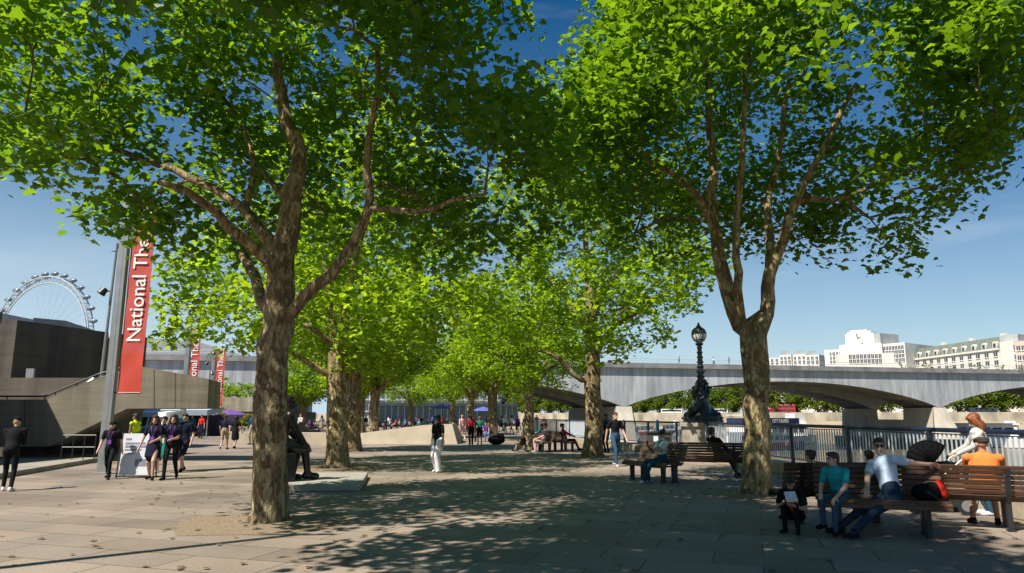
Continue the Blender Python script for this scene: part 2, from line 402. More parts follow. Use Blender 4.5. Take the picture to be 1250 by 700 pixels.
def crown_points(rng, n, c, R, skirt, top, lump=.18, shell=.55):
    """points inside a lumpy umbrella crown: c centre (x,y), R radius, skirt(q) lower height at q=r/R, top(q) upper height"""
    ph = rng.uniform(0, 6.28, 6); out = []
    while len(out) < n:
        a = rng.uniform(0, 2 * PI); q = math.sqrt(rng.uniform(0, 1))
        Ra = R * (1 + lump * (.6 * math.sin(2 * a + ph[0]) + .5 * math.sin(3 * a + ph[1]) + .5 * math.sin(5 * a + ph[2])))
        lo = skirt(q) + .35 * math.sin(3 * a + ph[3]) * q; hi = top(q) + .5 * math.sin(4 * a + ph[4])
        if hi <= lo: continue
        z = rng.uniform(lo, hi)
        # favour the outer shell
        e = max(q, 1 - (z - lo) / max(hi - lo, .1) * 1.0 if z < (lo + hi) / 2 else (z - lo) / (hi - lo))
        if e < shell and rng.uniform() > .45: continue
        out.append((c[0] + q * Ra * math.cos(a), c[1] + q * Ra * math.sin(a), z))
    return np.array(out)
def grow(name, label, limbs, pts, rng, per=62, spread=.36, size=.17, leaf=None, bark=None, detail=True, group=None, cat='tree', base=(0, 0), flare=1.3, twigleaf=True, extra=None, step=.5):
    """limbs: list of (parent_limb or None, points, radii) in world coordinates; pts: attractors"""
    leaf = leaf or M_LEAF; bark = bark or M_BARK
    P, par, fr = [], [], []
    ends = {}
    for li, (pl, lp, lr) in enumerate(limbs):
        q, r = resample(lp, lr, step)
        if pl is None: last = -1; st = 0
        else:
            d = [(Vector(P[i]) - q[0]).length for i in range(len(P))]; last = int(np.argmin(d)); st = 0 if d[last] > .3 else 1
        for j in range(st, len(q)):
            jit = Vector(rng.normal(0, .02, 3)) if j > 0 else Vector((0, 0, 0))
            P.append(q[j] + jit); par.append(last); fr.append(r[j]); last = len(P) - 1
    ntrunk = len(P)
    trunk_n = len(resample(limbs[0][1], limbs[0][2], step)[0])
    A = np.array([tuple(p) for p in P])
    root = np.array(limbs[0][1][-1])
    order = np.argsort(np.linalg.norm(pts - root, axis=1))
    PX = [tuple(p) for p in P]; tw = []
    arr = np.array(PX); arr_list = [arr]
    allp = np.zeros((len(pts) * 14 + len(PX), 3)); allp[:len(PX)] = arr; cnt = len(PX)
    pen = np.zeros(len(allp)); pen[:trunk_n - 2] = 2.0
    for idx in order:
        p = pts[idx]
        d = np.linalg.norm(allp[:cnt] - p, axis=1) + pen[:cnt] + np.maximum(0, allp[:cnt, 2] - p[2]) * .7
        j = int(np.argmin(d)); q = allp[j].copy(); L = np.linalg.norm(p - q)
        k = min(12, max(1, int(math.ceil(L / .45)))); last = j
        for s in range(1, k + 1):
            t = s / k; x = q + (p - q) * t; x[2] += .12 * L * math.sin(PI * t); x += rng.normal(0, .035, 3)
            allp[cnt] = x; par.append(last); fr.append(0); last = cnt; cnt += 1
            if L > .6 and rng.uniform() < .5: tw.append(x)
    P = [Vector(allp[i]) for i in range(cnt)]
    acc = np.zeros(cnt); rad = np.zeros(cnt)
    for i in range(cnt - 1, -1, -1):
        if acc[i] == 0: acc[i] = .0075 ** 2.4
        rad[i] = acc[i] ** (1 / 2.4)
        if par[i] >= 0: acc[par[i]] += acc[i]
    for i in range(cnt):
        if i < ntrunk: rad[i] = max(fr[i], min(rad[i], fr[i] * 1.05))
        else: rad[i] = min(rad[i], .065)
    z0 = P[0].z
    for i in range(trunk_n):
        h = P[i].z - z0
        rad[i] *= 1 + (flare - 1) * math.exp(-h / .22)
    bx, by = base
    o3 = np.array([bx, by, 0])
    root_o = thing(name, label, cat, (bx, by, 0), 0, group)
    tm = skeleton_mesh('trunk', [p - Vector(o3) for p in P], par, rad, bark)
    t = bpy.data.objects.new('trunk', tm); C.objects.link(t); t.parent = root_o
    twp = None
    cl = pts - o3
    if twigleaf and tw:
        twa = np.array(tw) - o3; twp = np.repeat(twa, 9, 0) + rng.normal(0, .2, (len(twa) * 9, 3))
    if extra is not None: cl = np.concatenate([cl, extra - o3])
    lm = leaf_mesh('crown', cl, per, spread, size, leaf, rng, detail, twig=twp)
    l = bpy.data.objects.new('crown', lm); C.objects.link(l); l.parent = root_o
    return root_o
def px_limb(Y0, pts, dY, r):
    """limb through photograph pixels, drifting dY in depth from its start to its end"""
    n = len(pts); return [at(x, y, Y0 + dY * i / (n - 1)) for i, (x, y) in enumerate(pts)], list(np.linspace(r[0], r[1], n))
def generic_limbs(base, h, r, rng, n=5, R=3.6, top=9.0, lean=(0, 0)):
    bx, by = base; f = Vector((bx + lean[0], by + lean[1], h))
    L = [(None, [(bx, by, -.1), (bx + lean[0] * .2, by + lean[1] * .2, h * .5), tuple(f)], [r, r * .86, r * .8])]
    a0 = rng.uniform(0, 6.28)
    for k in range(n):
        a = a0 + 2 * PI * k / n + rng.uniform(-.3, .3); q = rng.uniform(.35, .85) * R; z = h + rng.uniform(1.6, 3.6)
        st = f - Vector((0, 0, rng.uniform(0, .5)))
        mid = st + Vector((math.cos(a) * q * .45, math.sin(a) * q * .45, (z - h) * .55 + rng.uniform(0, .4)))
        L.append((0, [tuple(st), tuple(mid), (f.x + math.cos(a) * q, f.y + math.sin(a) * q, z)], [r * .5, r * .36, r * .18]))
    L.append((0, [tuple(f), (f.x + .2, f.y - .2, h + 2.2), (f.x - .1, f.y + .2, top - 1.5)], [r * .6, r * .4, r * .14]))
    return L
def crown_for(base, R, zb, zt, n, rng, rise=2.2, droop=0, lump=.16, off=(0, 0)):
    sk = lambda q: zb + rise * q ** 2.2
    tp = lambda q: zb + rise * .7 + (zt - zb - rise * .7) * math.sqrt(max(0, 1 - q * q))
    return crown_points(rng, n, (base[0] + off[0], base[1] + off[1]), R, sk, tp, lump)

r_ = np.random.default_rng(3)
def shell(c, R, zc, H, n, rng, jit=.35):
    '''extra outer leaves added on the sunward side of a crown to shade its inside'''
    out = []; sd = np.array([-.48, -.41, .78])
    while len(out) < n:
        v = rng.normal(0, 1, 3); v /= np.linalg.norm(v)
        if v @ sd < .15 or v[2] < -.05: continue
        k = rng.uniform(.86, 1.0); out.append((c[0] + v[0] * R * k, c[1] + v[1] * R * k, zc + v[2] * H * k))
    return np.array(out)
# --- left front tree
b1 = gnd(325, 637); Y = b1.y
lim = [(None, [b1 - Vector((0, 0, .1)), at(331, 520, Y), at(337, 400, Y), at(342, 352, Y)], [.275, .245, .235, .225]),
       (0, *px_limb(Y, [(341, 340), (350, 280), (358, 235), (366, 193), (352, 150), (340, 90), (335, 10)], .8, (.2, .07))),
       (0, *px_limb(Y, [(346, 384), (372, 360), (403, 338), (427, 300), (450, 253), (449, 206), (457, 137), (462, 60)], -1.0, (.115, .04))),
       (2, *px_limb(Y - .6, [(448, 262), (480, 258), (513, 257), (550, 246), (592, 238)], -.6, (.06, .03))),
       (0, *px_limb(Y, [(337, 335), (316, 305), (294, 291), (264, 261), (230, 240), (191, 223)], -1.8, (.12, .04))),
       (0, *px_limb(Y, [(340, 310), (325, 285), (311, 270), (286, 244), (234, 219), (174, 193), (110, 170)], .9, (.125, .04))),
       (5, *px_limb(Y + .4, [(300, 256), (308, 215), (300, 160), (250, 90)], 1.2, (.07, .03))),
       (0, *px_limb(Y, [(326, 385), (315, 355), (304, 330), (297, 312)], 1.0, (.1, .085))),
       (1, *px_limb(Y + .3, [(345, 245), (332, 225), (318, 205), (300, 190)], 2.0, (.07, .03)))]
pts = crown_for((b1.x, b1.y), 4.3, 4.5, 12.4, 420, r_, rise=.8, off=(.1, .1), lump=.14)
EX1 = shell((b1.x, b1.y + .1), 4.0, 6.6, 5.7, 60, r_)
def open_up(pts, b, R, zb, hz, fx):
    '''limbs stay bare inside the lower crown, so leaves are kept off the core and off the open side facing the river walk'''
    dx, dy = pts[:, 0] - b.x, pts[:, 1] - b.y; r = np.hypot(dx, dy) / R
    core = (r < .62) & (pts[:, 2] < zb + hz * (1 - (r / .62) ** 2))
    front = (dy < .2) & (np.abs(dx) < fx) & (pts[:, 2] < zb + hz * 1.0)
    return pts[~(core | front)]
pts = open_up(pts, b1, 4.3, 4.2, 3.0, 2.3)
T1 = grow('plane_tree', 'large plane tree with mottled trunk standing nearest the camera in its gravel pit', lim, pts, r_, base=(b1.x, b1.y), per=62, size=.15, spread=.36, extra=EX1, flare=1.16, group='plane trees along the promenade')
# --- right front tree
b2 = gnd(925, 603); Y = b2.y
lim = [(None, [b2 - Vector((0, 0, .1)), at(924, 520, Y), at(922, 430, Y), at(921, 400, Y)], [.30, .262, .275, .29]),
       (0, *px_limb(Y, [(912, 410), (897, 380), (883, 330), (874, 290), (868, 250), (871, 200), (864, 110), (852, 20)], .4, (.19, .06))),
       (1, *px_limb(Y, [(866, 258), (848, 238), (832, 221), (798, 202), (760, 175)], -1.2, (.10, .04))),
       (0, *px_limb(Y, [(908, 405), (902, 370), (900, 334), (900, 266), (906, 180), (912, 60)], -.8, (.12, .05))),
       (0, *px_limb(Y, [(932, 395), (936, 365), (940, 335), (955, 293), (969, 249), (1000, 190), (1045, 105)], -.5, (.17, .05))),
       (4, *px_limb(Y, [(941, 330), (941, 290), (938, 249), (950, 197), (962, 100)], .8, (.11, .05))),
       (4, *px_limb(Y - .2, [(966, 256), (985, 244), (1014, 245), (1055, 231), (1120, 205)], -.4, (.085, .035)))]
pts = crown_for((b2.x, b2.y), 5.15, 4.5, 13.4, 540, r_, rise=3.1, off=(.75, .1), lump=.12)
EX2 = shell((b2.x + .95, b2.y), 4.9, 7.6, 6.0, 210, r_)
pts = open_up(pts, b2, 5.1, 4.5, 4.2, 1.9)
T2 = grow('plane_tree', 'tall plane tree with a forked trunk beside the riverside benches and railing', lim, pts, r_, base=(b2.x, b2.y), per=64, size=.15, spread=.36, extra=EX2, flare=1.3, bark=M_BARKP, group='plane trees along the promenade')
# --- second right tree
b3 = gnd(724, 558); Y = b3.y
lim = [(None, [b3 - Vector((0, 0, .1)), at(724, 480, Y), at(722, 400, Y)], [.40, .33, .30]),
       (0, *px_limb(Y, [(724, 440), (735, 418), (748, 400), (775, 382), (812, 358)], -1, (.16, .06))),
       (0, *px_limb(Y, [(716, 470), (700, 457), (681, 437), (655, 428)], -.6, (.12, .05))),
       (0, *px_limb(Y, [(722, 400), (720, 350), (715, 290), (712, 220)], .5, (.22, .06))),
       (0, *px_limb(Y, [(720, 405), (700, 380), (680, 350), (650, 330)], 1.5, (.14, .05))),
       (0, *px_limb(Y, [(724, 400), (735, 360), (770, 320), (800, 300)], 2.5, (.14, .05)))]
pts = crown_for((b3.x, b3.y), 5.2, 3.8, 14.8, 320, r_, rise=1.6)
pts = pts[~((pts[:, 0] > b3.x + 3.3) & (pts[:, 2] < 6.4))]
T3 = grow('plane_tree', 'dark trunked plane tree with a low side limb in front of the bridge', lim, pts, r_, base=(b3.x, b3.y), per=52, size=.18, leaf=M_LEAFB, group='plane trees along the promenade')
# --- second left tree
b4 = gnd(410, 571); Y = b4.y
lim = [(None, [b4 - Vector((0, 0, .1)), at(411, 500, Y), at(412, 430, Y)], [.36, .30, .29]),
       (0, *px_limb(Y, [(405, 462), (385, 447), (365, 435), (330, 420)], -.8, (.12, .05))),
       (0, *px_limb(Y, [(408, 430), (405, 390), (398, 330), (390, 240)], .5, (.15, .06))),
       (0, *px_limb(Y, [(416, 430), (420, 390), (430, 330), (450, 260)], -.8, (.16, .06))),
       (0, *px_limb(Y, [(410, 425), (380, 400), (345, 390), (300, 370)], -1.2, (.10, .04))),
       (0, *px_limb(Y, [(416, 425), (450, 400), (490, 385), (530, 370)], 1.2, (.10, .04)))]
pts = crown_for((b4.x, b4.y), 4.7, 3.2, 13.0, 320, r_, rise=1.0)
T4 = grow('plane_tree', 'pale barked plane tree rising just behind the bronze statue', lim, pts, r_, base=(b4.x, b4.y), per=52, size=.175, bark=M_BARKP, leaf=M_LEAFB, group='plane trees along the promenade')
# --- generic templates further off
def gen(px, py, R, zb, zt, n, label, r=.33, leaf=M_LEAFB, per=56, size=.2, h=3.4, bark=None, detail=True, base=None, rise=1.2, spread=.42):
    b = base or gnd(px, py); b = (b[0], b[1])
    return grow('plane_tree', label, generic_limbs(b, h, r, r_, R=R, top=zt), crown_for(b, R, zb, zt, n, r_, rise=rise), r_, base=b, per=per, size=size, leaf=leaf, bark=bark, detail=detail, spread=spread, group='plane trees along the promenade')
G1 = gen(430, 551, 3.2, 3.6, 12.5, 260, 'plane tree with a dark brown trunk, next one behind the pale barked tree', .40)
G2 = gen(646, 538, 4.4, 3.4, 12.0, 260, 'plane tree shading the bench where people in pink and teal sit', .38, detail=False)
TREESPOTS = [(G1, gnd(601, 535.5), 1.0, 'slim plane tree with a sunlit base beside a dark bag on the paving'),
             (G2, (-3.6, 64, 0), .95, 'plane tree rising behind the walkers in red and teal tops'),
             (G1, (-9.8, 52, 0), 1.0, 'plane tree on the left row beyond the sloping concrete wall'),
             (G2, (-6.2, 76, 0), .92, 'plane tree with low spreading limbs near the cafe crowd'),
             (G1, (-13.6, 66, 0), .95, 'plane tree behind the low concrete wall and bronze statue'),
             (G2, (-11.6, 84, 0), .9, 'dark stemmed plane tree standing among the cafe tables'),
             (G1, (-20.5, 72, 0), .75, 'small plane tree beside the planted theatre terrace')]
for k, (src, p, s, lab) in enumerate(TREESPOTS):
    dup(src, loc=(p[0], p[1], 0), rz=1.3 * k + .7, label=lab, scale=s)
# trees behind the camera, on the same two rows, whose shade reaches into view
bb = (-4.7, 2.3); TB = grow('plane_tree', 'plane tree of the left row standing beside the camera out of the picture', generic_limbs(bb, 4.4, .33, r_, R=2.6, top=12.5, lean=(.9, .9)), crown_for(bb, 3.0, 6.3, 13.8, 370, r_, rise=.3, off=(1.8, 2.6)), r_, base=bb, per=58, size=.16, group='plane trees along the promenade')
dup(TB, loc=(4.9, 1.0, 0), rz=.05, label='plane tree of the river row standing behind the camera out of the picture', scale=1.12)
dup(TB, loc=(-3.4, -8, 0), rz=2.9, label='plane tree of the left row standing well behind the camera', scale=1.12)
# tree pits
for q, (cx, cy_, hw) in enumerate([(b1.x, b1.y, 1.25), (b2.x, b2.y, 1.1), (b3.x, b3.y, 1.2), (b4.x, b4.y, 1.3)]):
    mb = MB(); n = 40; rr = np.random.default_rng(q)
    ring = []
    for k in range(n):
        a = 2 * PI * k / n; d = hw * (1 / max(abs(math.cos(a)), abs(math.sin(a)))) ** .6 * (1 + rr.normal(0, .03))
        ring.append((cx + d * math.cos(a + .3), cy_ + d * math.sin(a + .3), .004))
    mb.add(ring + [(cx, cy_, .012)], [(k, (k + 1) % n, n) for k in range(n)])
    struct('tree_pit', mb, M_GRAVEL)
# ---------------------------------------------------------------- bridge
P1 = Vector((18.4, 120, 0)); E_ = Vector((.972, .233, 0)).normalized(); N_ = Vector((-.233, .972, 0)).normalized()
def br(s, w, z): return P1 + E_ * s + N_ * w + Vector((0, 0, z))
def portland():
    m, nt, b = _nt('portland_stone')
    v = coords(nt, (1, 1, .12)); n = N(nt, 'ShaderNodeTexNoise'); n.inputs['Scale'].default_value = .9; n.inputs['Detail'].default_value = 8; n.inputs['Roughness'].default_value = .7
    nt.links.new(v, n.inputs['Vector'])
    n2 = N(nt, 'ShaderNodeTexNoise'); n2.inputs['Scale'].default_value = .12; n2.inputs['Detail'].default_value = 5; nt.links.new(coords(nt), n2.inputs['Vector'])
    r = ramp(nt, n.outputs['Fac'], [(.32, (.29, .30, .32)), (.5, (.46, .475, .495)), (.68, (.62, .63, .64))])
    r2 = ramp(nt, n2.outputs['Fac'], [(.3, (.78, .8, .83)), (.7, (1.05, 1.05, 1.05))])
    mx = N(nt, 'ShaderNodeMix', data_type='RGBA', blend_type='MULTIPLY'); mx.inputs[0].default_value = 1
    nt.links.new(r.outputs[0], mx.inputs[6]); nt.links.new(r2.outputs[0], mx.inputs[7])
    # joints between the facing slabs
    bk = N(nt, 'ShaderNodeTexBrick'); tc = nt.nodes.new('ShaderNodeTexCoord'); sp = nt.nodes.new('ShaderNodeSeparateXYZ'); cb = nt.nodes.new('ShaderNodeCombineXYZ')
    nt.links.new(tc.outputs['Object'], sp.inputs[0]); nt.links.new(sp.outputs[0], cb.inputs[0]); nt.links.new(sp.outputs[2], cb.inputs[1]); nt.links.new(cb.outputs[0], bk.inputs['Vector'])
    bk.inputs['Scale'].default_value = 1; bk.inputs['Brick Width'].default_value = 2.1; bk.inputs['Row Height'].default_value = 9; bk.offset = 0; bk.inputs['Mortar Size'].default_value = .03
    m2 = N(nt, 'ShaderNodeMix', data_type='RGBA', blend_type='MULTIPLY'); mm = N(nt, 'ShaderNodeMath', operation='MULTIPLY'); mm.inputs[1].default_value = .35
    nt.links.new(bk.outputs['Fac'], mm.inputs[0]); nt.links.new(mm.outputs[0], m2.inputs[0]); nt.links.new(mx.outputs[2], m2.inputs[6]); m2.inputs[7].default_value = (.3, .3, .3, 1)
    nt.links.new(m2.outputs[2], b.inputs['Base Color']); b.inputs['Roughness'].default_value = .85
    return m
M_PORT = portland()
M_PORTD = mat('shaded_bridge_concrete', (.17, .17, .17), .9, .35, .35, detail=8)  # shadow of the bridge underside put into a darker concrete tone
M_CAP = mat('parapet_stone', (.24, .24, .24), .85, .3, .5)
M_PIER = mat('pier_stone', (.42, .38, .31), .85, .2, .4, stretch=(1, 1, .3))
M_WHITE = mat('white_paint', (.78, .78, .76), .5, .05)
bridge = thing('road_bridge', 'long pale stone road bridge of shallow arches crossing the river', 'bridge', P1)
def bl(s, w, z): return E_ * s + N_ * w + Vector((0, 0, z))
ZT, ZP, ZC = 9.75, 3.0, 7.55
def soff(s, s0, s1): return ZP + (ZC - ZP) * (1 - (2 * (s - s0) / (s1 - s0) - 1) ** 2) ** .85
SP = [(-124, -62), (-62, 0), (0, 62), (62, 124), (124, 186)]
for (a, c) in SP:
    ns = 26
    for (w0, w1) in ((0, 8.2), (17.4, 25.6)):
        mb = MB(); x = [a + (c - a) * i / ns for i in range(ns + 1)]
        poly = [bl(s, w0, soff(s, a, c) if a < s < c else ZP) for s in x] + [bl(c, w0, ZT), bl(a, w0, ZT)]
        n = len(poly); d = N_ * (w1 - w0)
        mb.add(poly + [p + d for p in poly], [tuple(range(n))], 0); mb.add([p + d for p in poly], [tuple(range(n))[::-1]], 0)
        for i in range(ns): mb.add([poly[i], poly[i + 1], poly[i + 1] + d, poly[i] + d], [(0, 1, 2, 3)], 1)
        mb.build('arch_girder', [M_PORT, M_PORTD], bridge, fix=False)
    mb = MB(); mb.add([bl(a, 8.2, 8.4), bl(c, 8.2, 8.4), bl(c, 17.4, 8.4), bl(a, 17.4, 8.4)], [(0, 1, 2, 3)])
    for s in np.arange(a + 6, c, 7.7): mb.prism([bl(s, 8.2, 7.6), bl(s, 17.4, 7.6), bl(s, 17.4, 8.39), bl(s, 8.2, 8.39)], E_ * .6)
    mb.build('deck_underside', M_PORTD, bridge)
mb = MB(); mb.prism([bl(-124, 0, ZT), bl(-124, 25.6, ZT), bl(-124, 25.6, ZT + .3), bl(-124, 0, ZT + .3)], E_ * 310); mb.build('roadway', mat('asphalt', (.05, .05, .05), .9), bridge)
for w0 in (-.35, 25.2):
    mb = MB(); mb.prism([bl(-124, w0, ZT + .02), bl(-124, w0 + .75, ZT + .02), bl(-124, w0 + .75, ZT + .62), bl(-124, w0, ZT + .55)], E_ * 310)
    mb.prism([bl(-124, w0 - .15, ZT - .28), bl(-124, w0 + .3, ZT - .28), bl(-124, w0 + .3, ZT + .016), bl(-124, w0 - .15, ZT + .016)], E_ * 310)
    mb.build('parapet', M_CAP, bridge)
    mb = MB()
    for s in np.arange(-124, 186, 2.6): mb.tube([bl(s, w0 + .35, ZT + .6), bl(s, w0 + .35, ZT + 1.3)], .035, 5)
    mb.tube([bl(-124, w0 + .35, ZT + 1.28), bl(186, w0 + .35, ZT + 1.28)], .04, 6); mb.tube([bl(-124, w0 + .35, ZT + .95), bl(186, w0 + .35, ZT + .95)], .025, 6)
    mb.build('railing', mat('grey_rail', (.55, .57, .58), .5, .05, metal=.3), bridge)
for s in (0, 62, 124):
    for (w0, w1) in ((-.6, 8.6), (17, 26.2)):
        mb = MB(); hw = 2.0
        mb.prism([bl(s - hw, w0 + 1, -6), bl(s + hw, w0 + 1, -6), bl(s + hw * .7, w0 + .8, ZP + .1), bl(s - hw * .7, w0 + .8, ZP + .1)], N_ * (w1 - w0 - 2), 0)
        mb.build('pier', M_PIER, bridge)
    mb = MB(); mb.prism([bl(s - 1.3, 7.5, -6), bl(s + 1.3, 7.5, -6), bl(s + 1.3, 7.5, .9), bl(s - 1.3, 7.5, .9)], N_ * 10.5); mb.build('pier_wall', M_PIER, bridge)
    mb = MB(); mb.prism([bl(s - 2.6, -1.2, -6), bl(s + 2.6, -1.2, -6), bl(s + 2.6, -1.2, -2.6), bl(s - 2.6, -1.2, -2.6)], N_ * 27.8)
    mb.build('pier_base', mat('algae_stone', (.13, .13, .07), .9, .3, .6), bridge)
    mb = MB()  # pointed cutwater sloping out towards the viewer
    mb.add([bl(s - 1.35, .1, ZP + .2), bl(s + 1.35, .1, ZP + .2), bl(s - 2.4, -.9, -2.5), bl(s + 2.4, -.9, -2.5), bl(s + .35, -4.2, -2.5)], [(0, 1, 4), (0, 4, 2), (1, 3, 4), (0, 2, 3, 1), (2, 4, 3)])
    mb.build('cutwater', M_PIER, bridge)
# abutment at the landward end
mb = MB(); mb.prism([bl(-124, .5, -.2), bl(-66, .5, -.2), bl(-66, .5, 2.5), bl(-124, .5, 2.5)], N_ * 24); mb.build('abutment', M_PORTD, bridge)
# ---------------------------------------------------------------- far buildings
M_WST = mat('white_stone', (.74, .70, .63), .8, .08, .2)
M_WST2 = mat('cream_stone', (.66, .62, .55), .8, .08, .2)
M_ROOFG = mat('green_slate_roof', (.15, .17, .145), .7, .25, .5)
M_WIN = glass_mat('window_glass', (.045, .055, .07), .12)
M_GREYD = mat('grey_stone', (.36, .37, .38), .8, .1, .3)
def facade(parent, a, b, z0, z1, nx, nz, w, h, mtl=None, out=.12, frame=True):
    """grid of windows on a wall running from a to b (xy), each its own part sharing one mesh"""
    a, b = Vector((*a, 0)), Vector((*b, 0)); t = (b - a).normalized(); nrm = Vector((t.y, -t.x, 0)); L = (b - a).length
    ang = math.atan2(t.y, t.x); first = None
    for j in range(nz):
        for i in range(nx):
            p = a + t * (L * (i + .5) / nx) + nrm * out; p.z = z0 + (z1 - z0) * (j + .5) / nz
            if first is None:
                mb = MB(); mb.box(-w / 2, w / 2, -.05, .1, -h / 2, h / 2, 0); mb.box(-w / 2 - .15, w / 2 + .15, -.25, .09, -h / 2 - .3, -h / 2, 1); mb.box(-.07, .07, -.1, .09, -h / 2, h / 2, 1)
                first = mb.build('window', [mtl or M_WIN, M_WHITE], parent); o = first
            else:
                o = first.copy(); C.objects.link(o); o.parent = parent
            o.location = p; o.rotation_euler = (0, 0, ang)
def poly_block(parent, name, foot, z0, z1, m):
    mb = MB(); mb.prism([(x, y, z0) for x, y in foot], (0, 0, z1 - z0)); return mb.build(name, m, parent)
def at2(px, Y): p = at(px, 440, Y); return (p.x, p.y)
def zat(py, Y): return at(625, py, Y).z
# clock tower office block
cb = thing('clock_building', 'massive white stone office block with a stepped clock tower above the bridge', 'building')
Y0 = 430
def fpx(x0, x1, Ya, Yb, depth):
    a, b = Vector(at2(x0, Ya)), Vector(at2(x1, Yb)); t = (b - a).normalized(); n = Vector((-t.y, t.x)); return [tuple(a), tuple(b), tuple(b + n * depth), tuple(a + n * depth)]
poly_block(cb, 'wing', fpx(1007, 1040, 440, 432, 30), 0, zat(427, 436), M_WST)
poly_block(cb, 'wing', fpx(1074, 1106, 424, 412, 40), 0, zat(420, 420), M_WST)
poly_block(cb, 'lower_block', fpx(1026, 1078, 430, 420, 34), 0, zat(421, 428), M_WST)
poly_block(cb, 'lower_block', fpx(1022, 1092, 428, 417, 20), 0, zat(432, 424), M_WST2)
f = fpx(1034, 1070, 434, 425, 20); tower = poly_block(cb, 'clock_tower', f, 0, zat(407.5, 430), M_WST)
f2 = fpx(1037, 1066, 435, 427, 17); poly_block(cb, 'tower_top', f2, zat(407.5, 430), zat(404.5, 430), M_WST)
f3 = fpx(1041, 1061, 436, 430, 13); poly_block(cb, 'tower_top', f3, zat(404.5, 430), zat(402.5, 430), M_WST)
poly_block(cb, 'tower_flank', fpx(1070.5, 1077, 424, 421, 17), 0, zat(409, 430), M_GREYD)
a, b = Vector(f[0]), Vector(f[1]); t = (b - a).normalized(); nr = Vector((t.y, -t.x))
cc = a + (b - a) * .42 + nr * .2; zc_ = zat(413.5, 430)
mb = MB(); R3 = Matrix.Translation((cc.x, cc.y, zc_)) @ Matrix.Rotation(math.atan2(t.y, t.x), 4, 'Z')
n = 28; ring = [R3 @ Vector((3.6 * math.cos(2 * PI * k / n), 0, 3.6 * math.sin(2 * PI * k / n))) for k in range(n)]; mb.prism(ring, nr.to_3d() * .15)
face = mb.build('clock_face', M_WST2, cb)
mb = MB()
for (x, z) in ((-.2, 2.9), (1.7, .9)): mb.bar(R3 @ Vector((0, -.35, 0)), R3 @ Vector((x, -.35, z)), .45, .15)
mb.build('clock_hands', M_WIN, face)
facade(cb, *fpx(1008, 1033, 440, 433.5, 1)[:2], zat(444, 436), zat(430, 436), 6, 3, 1.3, 2.4)
facade(cb, *fpx(1078.5, 1105, 422.4, 412.4, 1)[:2], zat(443, 420), zat(423, 420), 7, 4, 1.4, 2.4)
facade(cb, *fpx(1036, 1077, 425.8, 419.4, 1)[:2], zat(444, 424), zat(433, 424), 9, 2, 1.4, 2.6)
facade(cb, *fpx(1049, 1056, 430.25, 428.5, 1)[:2], zat(424.5, 430), zat(420, 430), 1, 1, 2.2, 4.5)
# hotel with green mansard roof
hb = thing('mansard_hotel', 'long white riverside hotel with a green mansard roof and dark windows', 'building')
f = fpx(1116, 1222, 420, 352, 26)
zt = zat(434, 420); zr = zat(425, 352); ze = (zt + zr) / 2
poly_block(hb, 'wall', f, 0, 34, M_WST2)
A_, B_, C_, D_ = [Vector((*p, 34)) for p in f]; ins = (D_ - A_).normalized() * 3.2
mb = MB(); up_ = Vector((0, 0, 6.2))
mb.add([A_, B_, B_ + ins + up_, A_ + ins + up_, D_ - ins + up_, C_ - ins + up_, D_, C_], [(0, 1, 2, 3), (3, 2, 5, 4), (4, 5, 7, 6), (1, 7, 5, 2), (0, 3, 4, 6)])
rf = mb.build('roof', M_ROOFG, hb)
t3 = (B_ - A_).normalized(); n3 = Vector((t3.y, -t3.x, 0)); L3 = (B_ - A_).length
for k in range(9):
    p = A_ + t3 * L3 * (k + .5) / 9 + Vector((0, 0, .5)) - n3 * .4
    mb = MB(); hs = 1.4
    pr = [p - t3 * hs, p + t3 * hs, p + t3 * hs + Vector((0, 0, 2.6)), p + t3 * .7 + Vector((0, 0, 3.3)), p - t3 * .7 + Vector((0, 0, 3.3)), p - t3 * hs + Vector((0, 0, 2.6))]
    mb.prism(pr, -n3 * 4, 0); q = p + n3 * .06
    mb.prism([q - t3 * .9 + Vector((0, 0, .4)), q + t3 * .9 + Vector((0, 0, .4)), q + t3 * .9 + Vector((0, 0, 2.4)), q - t3 * .9 + Vector((0, 0, 2.4))], -n3 * .05, 1)
    mb.build('dormer', [M_WST2, M_WIN], rf)
for k in (2, 5, 8):
    p = A_ + t3 * L3 * k / 9 - n3 * 8; mb = MB(); mb.prism([p - t3 * 1.5, p + t3 * 1.5, p + t3 * 1.5 - n3 * 1.5, p - t3 * 1.5 - n3 * 1.5], (0, 0, 8.4)); mb.build('chimney', M_WST2, rf)
facade(hb, f[0], f[1], 17, 33.6, 11, 4, 2.5, 2.3)
mb = MB(); e0 = A_ - Vector((0, 0, .5)); mb.prism([e0, e0 + n3 * .8, e0 + n3 * .8 + Vector((0, 0, .8)), e0 + Vector((0, 0, .8))], B_ - A_); mb.build('cornice', M_WST, hb)
eb = thing('white_block', 'tall white corner block at the end of the green roofed hotel', 'building')
fe = fpx(1222.5, 1240, 351, 344, 20); poly_block(eb, 'wall', fe, 0, 37, M_WST2); facade(eb, *fpx(1238.5, 1240, 345, 344, 1)[:2], 18, 36, 1, 4, 1.6, 2.4)
poly_block(eb, 'roof', fpx(1223.5, 1246, 353, 346, 12), 37, 40.5, M_GREYD)
eb2 = thing('stone_tower_block', 'pale rose stone block at the far right edge of the skyline', 'building')
poly_block(eb2, 'wall', fpx(1240.5, 1300, 338, 320, 20), 0, 36, mat('rose_stone', (.55, .46, .40), .8, .1, .2)); facade(eb2, *fpx(1242, 1300, 337.5, 320, 1)[:2], 17, 35, 9, 4, 1.5, 2.2)
